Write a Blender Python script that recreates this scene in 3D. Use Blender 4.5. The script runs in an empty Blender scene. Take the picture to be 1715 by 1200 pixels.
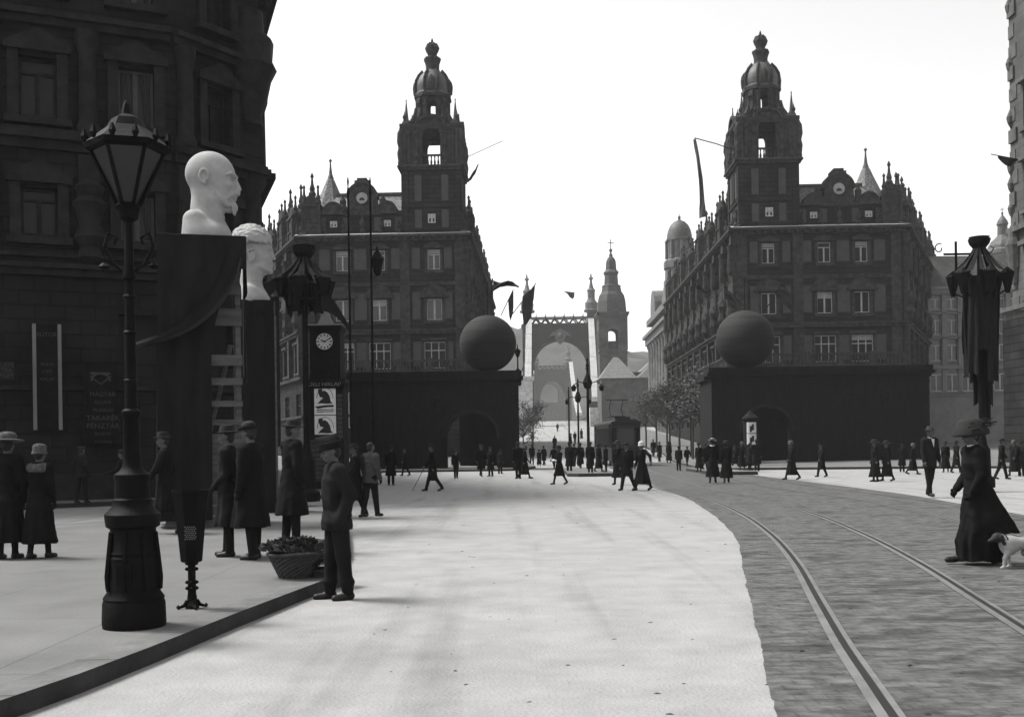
import bpy, bmesh, math, random
import numpy as np
from mathutils import Matrix, Vector
R = math.radians
rnd = random.Random(7)
S = bpy.context.scene
COL = S.collection
# ------------------------------------------------------------------ camera
F, H, ROLL = 1800.0, 1.55, R(0.83)
CX, CY, PW, PH = 857.5, 746.0, 1715.0, 1200.0
RV = Vector((math.cos(ROLL), 0, -math.sin(ROLL)))
UV = Vector((math.sin(ROLL), 0, math.cos(ROLL)))
cd = bpy.data.cameras.new('camera'); cam = bpy.data.objects.new('camera', cd); COL.objects.link(cam)
cd.sensor_width = 36; cd.lens = F / PW * 36; cd.shift_y = (CY - PH / 2) / PW
cd.clip_start = 0.1; cd.clip_end = 6000
cam.matrix_world = Matrix(((RV.x, UV.x, 0, 0), (0, 0, -1, 0), (RV.z, UV.z, 0, H), (0, 0, 0, 1)))
S.camera = cam
# ------------------------------------------------------------------ light
SUN_EL, SUN_AZ = R(57), R(-72)          # azimuth measured clockwise from +Y: the sun stands to the left
w = bpy.data.worlds.new('World'); S.world = w; w.use_nodes = True
nt = w.node_tree; nt.nodes.clear()
sk = nt.nodes.new('ShaderNodeTexSky'); sk.sky_type = 'NISHITA'; sk.sun_disc = False
sk.sun_elevation = SUN_EL; sk.sun_rotation = SUN_AZ; sk.dust_density = 2.5; sk.air_density = 1.2; sk.altitude = 100
bw = nt.nodes.new('ShaderNodeRGBToBW'); bg = nt.nodes.new('ShaderNodeBackground'); bg.inputs[1].default_value = 0.125
wo = nt.nodes.new('ShaderNodeOutputWorld')
nt.links.new(sk.outputs[0], bw.inputs[0]); nt.links.new(bw.outputs[0], bg.inputs[0]); nt.links.new(bg.outputs[0], wo.inputs[0])
sd = bpy.data.lights.new('sun', 'SUN'); sd.energy = 2.1; sd.angle = R(17); sd.color = (1, .985, .96)
sun = bpy.data.objects.new('sun', sd); COL.objects.link(sun)
sdir = Vector((math.sin(SUN_AZ) * math.cos(SUN_EL), math.cos(SUN_AZ) * math.cos(SUN_EL), math.sin(SUN_EL)))
sun.rotation_euler = sdir.to_track_quat('Z', 'Y').to_euler(); sun.location = (0, 0, 60)
S.view_settings.view_transform = 'Standard'; S.view_settings.look = 'None'
S.view_settings.exposure = 1.45; S.view_settings.gamma = 1
S.cycles.max_bounces = 6; S.cycles.diffuse_bounces = 3; S.cycles.volume_bounces = 0
S.cycles.use_denoising = True
# ------------------------------------------------------------------ helpers
def ray(x, y):
    return RV * ((x - CX) / F) + UV * ((CY - y) / F) + Vector((0, 1, 0))
def P(x, y, Y):                         # world point seen at pixel x, y and standing Y metres ahead
    return Vector((0, 0, H)) + ray(x, y) * Y
def G(x, y, z=0.0):                     # ground point under a pixel
    d = ray(x, y); return Vector((0, 0, H)) + d * ((z - H) / d.z)
def ss(t): t = min(1, max(0, t)); return t * t * (3 - 2 * t)
def gz(y):                              # lie of the land along the street towards the bridge
    if y < 95: return 0.0
    if y < 306: t = (y - 95) / 205; return 8.4 * (t * t * .35 + t * .65) if t < 1 else 8.4
    if y < 316: return 8.4 - 15.4 * ss((y - 306) / 10)
    if y < 590: return -7.0
    return -7 + 14 * ss((y - 590) / 14)
class MB:
    def __init__(s, M=None): s.v = []; s.f = []; s.m = []; s.M = M or Matrix(); s.flip = s.M.determinant() < 0
    def setM(s, M): s.M = M; s.flip = M.determinant() < 0; return s
    def add(s, vs, fs, mat=0):
        b = len(s.v); M = s.M
        s.v += [tuple(M @ Vector(p)) for p in vs]
        for f in fs:
            f = [i + b for i in f]
            s.f.append(f[::-1] if s.flip else f); s.m.append(mat)
        return s
    def box(s, x0, x1, y0, y1, z0, z1, mat=0):
        if x0 > x1: x0, x1 = x1, x0
        if y0 > y1: y0, y1 = y1, y0
        return s.add([(x0,y0,z0),(x1,y0,z0),(x1,y1,z0),(x0,y1,z0),(x0,y0,z1),(x1,y0,z1),(x1,y1,z1),(x0,y1,z1)],
                     [(0,3,2,1),(4,5,6,7),(0,1,5,4),(1,2,6,5),(2,3,7,6),(3,0,4,7)], mat)
    def prism(s, poly, z0, z1, mat=0, top=None):
        n = len(poly); top = top or poly
        return s.add([(x,y,z0) for x,y in poly] + [(x,y,z1) for x,y in top],
                     [tuple(range(n-1,-1,-1)), tuple(range(n,2*n))] + [(i,(i+1)%n,n+(i+1)%n,n+i) for i in range(n)], mat)
    def loft(s, rings, mat=0, caps=True, close=True):
        n = len(rings[0]); vs = [p for r in rings for p in r]; fs = []
        for k in range(len(rings)-1):
            for i in range(n if close else n-1):
                j = (i+1) % n; fs.append((k*n+i, k*n+j, (k+1)*n+j, (k+1)*n+i))
        if caps: fs += [tuple(range(n-1,-1,-1)), tuple(range((len(rings)-1)*n, len(rings)*n))]
        return s.add(vs, fs, mat)
    def lathe(s, prof, n=16, c=(0,0), mat=0, a0=0.0, sx=1, sy=1):
        return s.loft([[(c[0]+sx*r*math.cos(a0+2*math.pi*i/n), c[1]+sy*r*math.sin(a0+2*math.pi*i/n), z) for i in range(n)] for r, z in prof], mat)
    def tube(s, pts, rs, n=8, mat=0):
        pts = [Vector(p) for p in pts]
        if not hasattr(rs, '__len__'): rs = [rs]*len(pts)
        rings = []; up = None
        for i, p in enumerate(pts):
            d = (pts[min(i+1,len(pts)-1)] - pts[max(i-1,0)]).normalized()
            if up is None: up = Vector((0,0,1)) if abs(d.z) < .9 else Vector((1,0,0))
            a = d.cross(up).normalized(); b = a.cross(d).normalized(); up = b
            rings.append([tuple(p + (a*math.cos(2*math.pi*k/n) + b*math.sin(2*math.pi*k/n))*rs[i]) for k in range(n)])
        return s.loft(rings, mat)
    def arch(s, u0, u1, z0, z1, c, hw, zs, y0, y1, rise=None, n=14, mat=0):
        rise = rise or hw
        s.box(u0, c-hw, y0, y1, z0, z1, mat); s.box(c+hw, u1, y0, y1, z0, z1, mat)
        A = [(c-hw*math.cos(math.pi*i/n), zs+rise*math.sin(math.pi*i/n)) for i in range(n+1)]
        for i in range(n):
            (a, b), (e, d) = A[i], A[i+1]
            s.add([(a,y0,b),(e,y0,d),(e,y0,z1),(a,y0,z1),(a,y1,b),(e,y1,d),(e,y1,z1),(a,y1,z1)],
                  [(0,1,2,3),(7,6,5,4),(0,4,5,1),(3,2,6,7)], mat)
        return s
    def facade(s, u0, u1, z0, z1, ops, y=0.0, dep=.3, mat=0, mback=1):
        us = sorted({u0, u1, *[o[0] for o in ops], *[o[1] for o in ops]}); zs = sorted({z0, z1, *[o[2] for o in ops], *[o[3] for o in ops]})
        op = lambda a, b: any(o[0] < a < o[1] and o[2] < b < o[3] for o in ops)
        for i in range(len(us)-1):
            for j in range(len(zs)-1):
                a, b, c, d = us[i], us[i+1], zs[j], zs[j+1]
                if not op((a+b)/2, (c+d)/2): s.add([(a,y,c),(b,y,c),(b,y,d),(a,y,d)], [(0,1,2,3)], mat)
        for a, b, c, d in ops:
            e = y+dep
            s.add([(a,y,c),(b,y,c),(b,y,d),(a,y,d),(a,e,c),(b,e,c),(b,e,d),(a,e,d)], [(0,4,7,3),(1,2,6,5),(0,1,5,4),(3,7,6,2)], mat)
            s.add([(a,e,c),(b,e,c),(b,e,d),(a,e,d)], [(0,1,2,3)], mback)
        return s
    def build(s, name, mats, parent=None, smooth=False, loc=None, rotz=0, auto=None):
        me = bpy.data.meshes.new(name); me.from_pydata(s.v, [], s.f)
        for m in (mats if isinstance(mats, (list, tuple)) else [mats]): me.materials.append(m)
        me.polygons.foreach_set('material_index', s.m)
        if smooth or auto: me.polygons.foreach_set('use_smooth', [True]*len(s.f))
        me.validate(); me.update()
        if auto: me.set_sharp_from_angle(angle=R(auto))
        o = bpy.data.objects.new(name, me); COL.objects.link(o)
        if parent: o.parent = parent
        if loc is not None: o.location = loc
        o.rotation_euler.z = rotz
        return o
def thing(name, label, cat, loc=(0,0,0), rz=0.0, group=None):
    o = bpy.data.objects.new(name, None); COL.objects.link(o); o.location = loc; o.rotation_euler.z = rz
    o.empty_display_size = .3
    return tag(o, label, cat, group)
def tag(o, label, cat, group=None):
    o['label'] = label; o['category'] = cat
    if group: o['group'] = group
    return o
def struct(o, kind='structure'): o['kind'] = kind; return o
def copy_tree(o, parent=None):
    c = o.copy(); COL.objects.link(c)
    if parent: c.parent = parent
    for ch in list(o.children): copy_tree(ch, c)
    return c
def lift(o, loc, name=None, rotz=None):  # copy of one part sharing its mesh, with its sub-parts
    c = copy_tree(o, o.parent); c.location = loc
    if rotz is not None: c.rotation_euler.z = rotz
    return c
def text(name, body, size, m, parent=None, ext=.004):
    cu = bpy.data.curves.new(name, 'FONT'); cu.body = body; cu.size = size; cu.align_x = 'CENTER'; cu.align_y = 'CENTER'; cu.extrude = ext
    t = bpy.data.objects.new(name, cu); COL.objects.link(t)
    dg = bpy.context.evaluated_depsgraph_get(); me = bpy.data.meshes.new_from_object(t.evaluated_get(dg)); bpy.data.objects.remove(t)
    me.materials.clear(); me.materials.append(m)
    o = bpy.data.objects.new(name, me); COL.objects.link(o); o.rotation_euler = (R(90), 0, 0)
    if parent: o.parent = parent
    return o
# ------------------------------------------------------------------ materials
def mat(name, v, rough=.85, var=.35, scale=3.0, bump=.15, bscale=None, spec=.3, stretch=(1,1,1), detail=6, brick=None, spots=None, metal=0, coords='Object'):
    m = bpy.data.materials.new(name); m.use_nodes = True; t = m.node_tree; N = t.nodes; L = t.links
    b = N['Principled BSDF']; b.inputs['Roughness'].default_value = rough; b.inputs['Metallic'].default_value = metal
    b.inputs['Specular IOR Level'].default_value = spec
    tc = N.new('ShaderNodeTexCoord'); mp = N.new('ShaderNodeMapping'); mp.inputs['Scale'].default_value = stretch
    L.new(tc.outputs[coords], mp.inputs[0])
    nz = N.new('ShaderNodeTexNoise'); nz.inputs['Scale'].default_value = scale; nz.inputs['Detail'].default_value = detail; nz.inputs['Roughness'].default_value = .62
    L.new(mp.outputs[0], nz.inputs[0])
    cr = N.new('ShaderNodeMapRange'); cr.inputs[1].default_value = .3; cr.inputs[2].default_value = .7
    cr.inputs[3].default_value = v*(1-var); cr.inputs[4].default_value = v*(1+var); L.new(nz.outputs[0], cr.inputs[0])
    col = cr.outputs[0]; hgt = nz.outputs[0]
    if brick:
        sx = N.new('ShaderNodeSeparateXYZ'); L.new(tc.outputs['Object'], sx.inputs[0])
        ad = N.new('ShaderNodeMath'); L.new(sx.outputs[0], ad.inputs[0]); L.new(sx.outputs[1], ad.inputs[1])
        cx = N.new('ShaderNodeCombineXYZ'); L.new(ad.outputs[0], cx.inputs[0]); L.new(sx.outputs[2], cx.inputs[1])
        if brick[2] == 'floor': L.new(sx.outputs[0], cx.inputs[0]); L.new(sx.outputs[1], cx.inputs[1])
        bt = N.new('ShaderNodeTexBrick'); L.new(cx.outputs[0], bt.inputs[0])
        bt.inputs['Scale'].default_value = 1; bt.inputs['Brick Width'].default_value = brick[0]; bt.inputs['Row Height'].default_value = brick[1]
        bt.inputs['Mortar Size'].default_value = brick[3]; bt.inputs['Mortar Smooth'].default_value = .3
        bt.inputs['Color1'].default_value = (1,1,1,1); bt.inputs['Color2'].default_value = (brick[4],)*3+(1,); bt.inputs['Mortar'].default_value = (brick[5],)*3+(1,)
        mm = N.new('ShaderNodeMix'); mm.data_type = 'RGBA'; mm.blend_type = 'MULTIPLY'; mm.inputs[0].default_value = 1
        cc = N.new('ShaderNodeCombineColor')
        for i in range(3): L.new(col, cc.inputs[i])
        L.new(cc.outputs[0], mm.inputs[6]); L.new(bt.outputs[0], mm.inputs[7]); col = mm.outputs[2]
        bb = N.new('ShaderNodeMath'); bb.operation = 'MULTIPLY_ADD'; L.new(bt.outputs['Fac'], bb.inputs[0]); bb.inputs[1].default_value = -1.2; L.new(nz.outputs[0], bb.inputs[2]); hgt = bb.outputs[0]
    if spots:                            # larger worn or stained patches
        n2 = N.new('ShaderNodeTexNoise'); n2.inputs['Scale'].default_value = spots[0]; n2.inputs['Detail'].default_value = 4
        mp2 = N.new('ShaderNodeMapping'); mp2.inputs['Scale'].default_value = spots[3] if len(spots) > 3 else (1,1,1); L.new(tc.outputs['Object'], mp2.inputs[0]); L.new(mp2.outputs[0], n2.inputs[0])
        r2 = N.new('ShaderNodeMapRange'); r2.inputs[1].default_value = spots[1]; r2.inputs[2].default_value = spots[1]+.12; r2.inputs[3].default_value = 1; r2.inputs[4].default_value = spots[2]; L.new(n2.outputs[0], r2.inputs[0])
        mx = N.new('ShaderNodeMix'); mx.data_type = 'RGBA'; mx.blend_type = 'MULTIPLY'; mx.inputs[0].default_value = 1
        c2 = N.new('ShaderNodeCombineColor')
        for i in range(3): L.new(r2.outputs[0], c2.inputs[i])
        L.new(col, mx.inputs[6]); L.new(c2.outputs[0], mx.inputs[7]); col = mx.outputs[2]
    L.new(col, b.inputs['Base Color'])
    if bump:
        bp = N.new('ShaderNodeBump'); bp.inputs['Strength'].default_value = bump; bp.inputs['Distance'].default_value = .05
        if bscale:
            n3 = N.new('ShaderNodeTexNoise'); n3.inputs['Scale'].default_value = bscale; n3.inputs['Detail'].default_value = 5; L.new(mp.outputs[0], n3.inputs[0]); hgt = n3.outputs[0]
        L.new(hgt, bp.inputs['Height']); L.new(bp.outputs[0], b.inputs['Normal'])
    return m
M_ground = mat('pale_macadam', .24, .95, .15, 1.6, .35, 34, .15, detail=15, spots=(1.0, .53, .82, (1.5,.07,1)))
M_setts = mat('worn_setts', .08, .8, .7, 5.5, .5, None, .25, stretch=(.9,1.4,1), detail=14, brick=(.2,.14,'floor',.014,.9,.8), spots=(2.2, .52, .5, (.5,1.1,1)))
M_pave = mat('pavement_asphalt', .125, .9, .16, .9, .2, 30, .2, detail=14, brick=(3.4,2.3,'floor',.012,.93,.72), spots=(.5,.56,.8))
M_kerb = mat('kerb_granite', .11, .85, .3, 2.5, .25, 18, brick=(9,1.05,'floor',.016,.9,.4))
M_kerbshade = mat('kerb_face_shade', .03, .9, .4, 2.5, .25, 18)  # same kerb stone, its face darkened in colour to stand for shade
M_stone = mat('sooty_limestone', .021, .95, .5, .6, .5, None, .1, brick=(1.3,.46,'wall',.04,.7,.35), spots=(.25,.5,.7))
M_panel = mat('smooth_plaster', .056, .95, .2, 1.2, .2, None, .1)
M_trim = mat('carved_stone', .033, .95, .6, 2.2, .7, None, .1)
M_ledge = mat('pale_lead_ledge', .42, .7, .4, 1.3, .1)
M_roof = mat('glazed_roof_tile', .11, .7, .75, 5.0, .4, None, .3, detail=2)
M_lead = mat('dull_lead', .06, .6, .4, 1.6, .2, None, .3)
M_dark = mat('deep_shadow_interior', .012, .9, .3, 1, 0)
M_glass = mat('window_glass', .02, .12, .3, .7, .06, None, .5)
M_white = mat('white_paint', .5, .6, .15, 3, .05)
M_cream = mat('worn_frame_paint', .36, .7, .25, 3, .05)
M_curtain = mat('net_curtain', .3, .9, .3, 4, .3, None, .1, stretch=(6,6,.4))
M_iron = mat('black_cast_iron', .006, .62, .4, 6, .25, None, .06)
M_cloth = mat('dark_bunting_cloth', .011, .92, .35, 1.4, .5, None, .12, stretch=(2.5,2.5,.6))
M_cloth2 = mat('dark_silk_flag', .012, .8, .35, 1.5, .3, None, .2)
M_gyps = mat('white_plaster_cast', .30, .85, .16, 4, .12, 40, .2)
M_wood = mat('raw_timber', .075, .85, .35, 2, .3, None, .2, stretch=(1,1,6))
M_rail = mat('rail_steel', .12, .4, .3, 3, .1, None, .5)
M_brick2 = mat('grey_render', .15, .9, .2, .8, .3, None, .15)
M_hill = mat('hill_scrub', .042, .95, .7, .035, 0, None, .1, detail=9)
M_water = mat('river_water', .03, .15, .3, .05, .2, .8, .5)
M_steel = mat('bridge_paint', .04, .7, .2, .4, .1)
M_chain = mat('pale_chain_paint', .5, .7, .15, .5, .1)
M_leaf = mat('spring_leaf', .05, .8, .5, 1.2, 0)
M_bark = mat('bark', .05, .9, .4, 5, .6, None, .1, stretch=(1,1,.3))
M_paper = mat('poster_paper', .62, .85, .12, 5, .05)
M_ink = mat('poster_ink', .02, .8, .4, 9, 0)
# ------------------------------------------------------------------ ground, road, pavements, river, hill
def sheet(name, xs, ys, zf, m, smooth=True):
    mb = MB(); n = len(xs)
    mb.v = [(x, y, zf(x, y)) for y in ys for x in xs]
    mb.f = [(j*n+i, j*n+i+1, (j+1)*n+i+1, (j+1)*n+i) for j in range(len(ys)-1) for i in range(n-1)]; mb.m = [0]*len(mb.f)
    return struct(mb.build(name, m, smooth=smooth))
sheet('ground', [-1450, -400, -100, -30, 0, 30, 60, 100, 400, 1450],
      [-60, 0, 40, 95] + list(range(103, 306, 8)) + [306, 308, 310, 312, 314, 316, 590, 594, 598, 602, 604, 800, 1480], lambda x, y: gz(y), M_ground)
sheet('river', [-1440, 1440], [312, 600], lambda x, y: -3.5, M_water)
def hillz(x, y):
    t = ss((y-612)/230); c = 92 - .16*max(0, x-0) - .0007*max(0, x-40)**2 + 12*ss((-x-20)/150)
    c = max(10, c) * (1 if y < 860 else 1-.5*ss((y-860)/420))
    n = 4*math.sin(x*.043+y*.031)+3*math.sin(x*.11-y*.07)+1.5*math.sin(x*.23+y*.19)
    return 5.5 + (c-5.5)*t + n*min(1, t*2.5)
struct(sheet('hill', [i*14-760 for i in range(112)], [606+i*14 for i in range(58)], hillz, M_hill))
def strip(name, left, right, m, dz=.004):
    mb = MB(); vs = []; fs = []
    for a, b in zip(left, right): vs += [(a[0], a[1], gz(a[1])+dz), (b[0], b[1], gz(b[1])+dz)]
    fs = [(2*i, 2*i+1, 2*i+3, 2*i+2) for i in range(len(left)-1)]
    mb.add(vs, fs); return struct(mb.build(name, m))
def curve(pts, ys):                      # smooth x(y) through knots
    P_ = sorted(pts, key=lambda p: p[1]); k = [p[1] for p in P_]; out = []
    for y in ys:
        if y <= k[0]: i = 0
        elif y >= k[-1]: i = len(k)-2
        else: i = max(j for j in range(len(k)-1) if k[j] <= y)
        g = lambda j: (P_[min(j+1,len(k)-1)][0]-P_[max(j-1,0)][0])/(P_[min(j+1,len(k)-1)][1]-P_[max(j-1,0)][1])
        h = k[i+1]-k[i]; t = (y-k[i])/h; t = min(1.0, max(-1.5, t)) if y < k[0] else t
        a, b, m0, m1 = P_[i][0], P_[i+1][0], g(i)*h, g(i+1)*h
        if y < k[0]: out.append(a+m0*t)
        elif y > k[-1]: out.append(b+g(i+1)*(y-k[-1]))
        else: out.append((2*t**3-3*t*t+1)*a+(t**3-2*t*t+t)*m0+(-2*t**3+3*t*t)*b+(t**3-t*t)*m1)
    return [(x, y) for x, y in zip(out, ys)]
YS = [1.5+i*.5 for i in range(40)] + [22+i*1.5 for i in range(40)] + [84+i*6 for i in range(37)]
gp = lambda *l: [(G(x, y).x, G(x, y).y) for x, y in l]
e_l = gp((1090,815),(1140,830),(1170,845),(1225,890),(1245,950),(1265,1050),(1300,1200)) + [(5.5,52),(6.6,75),(7.7,100),(12.6,300)]
e_r = gp((1500,825),(1590,840),(1715,862)) + [(9.4,15),(8,6),(11.4,50),(11.4,60),(13.6,100),(18.3,300)]
YQ = sorted({y for y in YS if y < 92} | {1.5+i*.17 for i in range(160)}); rj = random.Random(4); strip('tram_paving', [(x+.008*math.sin(y*.9)+.008*math.sin(y*3.1+1)+rj.gauss(0,.006), y) for x, y in curve(e_l, YQ)], curve(e_r, YQ), M_setts)
r1 = gp((1115,822),(1180,835),(1240,860),(1290,895),(1330,940),(1370,1010),(1410,1080),(1450,1140),(1490,1200)) + [(5.7,48),(6.4,62),(7.3,75),(8.4,100),(13.4,300)]
r1c = curve(r1, YS)
def offs(c, d):
    o = []
    for i, p in enumerate(c):
        a, b = c[max(i-1,0)], c[min(i+1,len(c)-1)]; t = Vector((b[0]-a[0], b[1]-a[1])).normalized()
        o.append((p[0]+t.y*d, p[1]-t.x*d))
    return o
def rail(d):
    mb = MB()
    for a, b, z, m in ((-.075,-.01,.012,0), (.045,.085,.012,0), (-.01,.045,.0055,1)):
        A, B = offs(r1c, d+a), offs(r1c, d+b); vs = []
        for p, q in zip(A, B): vs += [(p[0],p[1],gz(p[1])+z), (q[0],q[1],gz(q[1])+z)]
        mb.add(vs, [(2*i, 2*i+1, 2*i+3, 2*i+2) for i in range(len(A)-1)], m)
    return mb.build('tram_rail', [M_rail, M_dark])
for d, l in ((0,'steel grooved tram rail nearest the pale macadam'), (1.5,'steel grooved tram rail second from the pale macadam'),
             (3.75,'faint steel tram rail third from the pale macadam'), (5.25,'faint steel tram rail farthest from the pale macadam')):
    tag(rail(d), l, 'tram rail', 'tram rails curving through the setts')
def pavement(name, poly, z=.13):
    mb = MB(); n = len(poly); zz = lambda p: gz(p[1])
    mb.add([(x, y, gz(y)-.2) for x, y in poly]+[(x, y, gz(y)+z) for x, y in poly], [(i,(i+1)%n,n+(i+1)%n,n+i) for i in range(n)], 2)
    c = Vector((sum(p[0] for p in poly)/n, sum(p[1] for p in poly)/n))
    inn = []
    for i in range(n):                   # granite kerb ring, then the asphalt inside it
        a, b, d = Vector(poly[i-1]), Vector(poly[i]), Vector(poly[(i+1)%n])
        n1 = Vector((-(b-a).y, (b-a).x)).normalized(); n2 = Vector((-(d-b).y, (d-b).x)).normalized()
        q = b + (n1+n2)*.28/(1+n1.dot(n2)); inn.append((q.x, q.y))
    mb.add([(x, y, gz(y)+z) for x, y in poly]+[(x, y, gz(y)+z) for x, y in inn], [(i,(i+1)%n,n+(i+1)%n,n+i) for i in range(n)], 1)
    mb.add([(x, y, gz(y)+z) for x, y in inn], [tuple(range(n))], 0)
    return struct(mb.build(name, [M_pave, M_kerb, M_kerbshade]))
k = [(G(x, y, .13).x, G(x, y, .13).y) for x, y in ((0,1172),(130,1128),(250,1083),(400,1024),(490,990))]
pavement('pavement', [(-9,-8),(-5.0,-8),(-3.6,2)] + k + [(-2.06,11.6),(-2.12,13),(-2.3,15),(-2.6,17),(-3.0,19.5),(-3.6,22),(-4.3,24.4),(-5.2,25.2),(-6.3,25.2),(-7.3,24.2),(-8.3,22.2),(-9.7,20.6),(-12,19.9),(-16,19.6),(-40,19),(-40,-8)])
pavement('pavement', [(-60,8),(-30,21.2),(-13.2,29.4),(-10,31.6),(-7.6,32.6),(-5.3,33.2),(-4.6,34.4),(-5.2,37),(-5.6,45),(-8,60),(-8,75),(-60,75)])
pavement('pavement', [(-60,76),(-14,66.6),(-.2,66.2),(1.0,68),(1.6,74),(1.4,95),(-.6,112),(-.6,150),(2.2,200),(5.4,300),(4,300),(-1,200),(-4,110),(-20,112),(-60,140)])
pavement('pavement', [(10.9,62),(11.6,60.4),(24,57),(38,46),(60,42),(90,40),(90,140),(60,150),(38,112),(23,112),(25.5,200),(28,300),(20.2,300),(18,200),(15.5,110),(14,95),(12,75)])
pavement('traffic_island', [(2.7,52.6),(3.2,52.0),(5.0,51.9),(5.15,53),(5.2,64),(4.0,66),(3.0,64)], .16)
pavement('traffic_island', [(9.6,52.4),(10.2,51.4),(11.7,51.2),(11.9,52.5),(11.2,58),(10.4,62),(9.7,60)], .16)

# ------------------------------------------------------------------ palaces
def poly_y(mb, pts, y0, y1, m=0):        # outline in x,z pushed along y
    n = len(pts)
    return mb.add([(x,y0,z) for x,z in pts]+[(x,y1,z) for x,z in pts], [tuple(range(n)), tuple(range(2*n-1,n-1,-1))]+[(i,n+i,n+(i+1)%n,(i+1)%n) for i in range(n)], m)
def half(c, z, r, n=12, a0=0, a1=math.pi, ry=None): return [(c+r*math.cos(a0+(a1-a0)*i/n), z+(ry or r)*math.sin(a0+(a1-a0)*i/n)) for i in range(n+1)]
def frame_mb(w, h, style, b=.09, d=.1):
    mb = MB(); bx = lambda a, c, e, g: mb.box(a, c, -d, 0, e, g)
    bx(-w/2, -w/2+b, 0, h); bx(w/2-b, w/2, 0, h); bx(-w/2+b, w/2-b, 0, b); bx(-w/2+b, w/2-b, h-b, h)
    if style == 'T': bx(-b*.8, b*.8, b, h*.72); bx(-w/2+b, w/2-b, h*.72, h*.72+b)
    if style == 'two': bx(-b*.9, b*.9, b, h-b)
    if style == 'cross': bx(-w*.19, -w*.19+b, b, h-b); bx(w*.19-b, w*.19, b, h-b); bx(-w/2+b, -w*.19, h*.66, h*.66+b); bx(w*.19, w/2-b, h*.66, h*.66+b); bx(-w*.19+b, w*.19-b, h*.66, h*.66+b)
    return mb
def window(root, w, h, style, m, loc, rz, blind=None):
    o = frame_mb(w, h, style).build('window', m, root, loc=loc, rotz=rz)
    p = MB().box(-w/2+.04, w/2-.04, -.03, -.012, .04, h-.04).build('pane', M_glass, o)
    if blind: MB().box(-w/2+.1, w/2-.1, -.075, -.045, h*(1-blind), h-.1).build('blind', M_curtain, o)
    return o
def turret_mb(mb, M, w=1.9, h=3.0, tall=1.0):
    mb.setM(M)
    mb.box(-w/2, w/2, -w/2, w/2, 0, h); mb.box(-w/2-.2, w/2+.2, -w/2-.2, w/2+.2, h, h+.22); mb.box(-w/2-.12, w/2+.12, -w/2-.12, w/2+.12, h*.45, h*.45+.18)
    poly_y(mb, [(-w/2, h+.22), (w/2, h+.22), (w*.42, h+.7), (w*.2, h+1.1), (0, h+1.25), (-w*.2, h+1.1), (-w*.42, h+.7)], -w/2, w/2)
    for sx in (-1, 1):
        mb.lathe([(.3, h+.22), (.34, h+.5), (.2, h+.75), (.26, h+1.0), (.13, h+1.3*tall), (.1, h+1.9*tall), (.17, h+2.05*tall), (.02, h+2.3*tall)], 8, (sx*w*.42, -w*.35))
    mb.lathe([(.34, h+1.2), (.4, h+1.5), (.24, h+1.8), (.3, h+2.0), (.15, h+2.5), (.1, h+3.1*tall), (.19, h+3.25*tall), (.16, h+3.4*tall), (.02, h+3.7*tall)], 8)
    for sx in (-1, 1): mb.box(sx*w*.5-.14, sx*w*.5+.14, -w/2-.14, -w/2+.1, .1, h)
    mb.box(-w*.2, w*.2, -w/2-.05, -w/2, h*.5+.3, h*.85)
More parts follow.
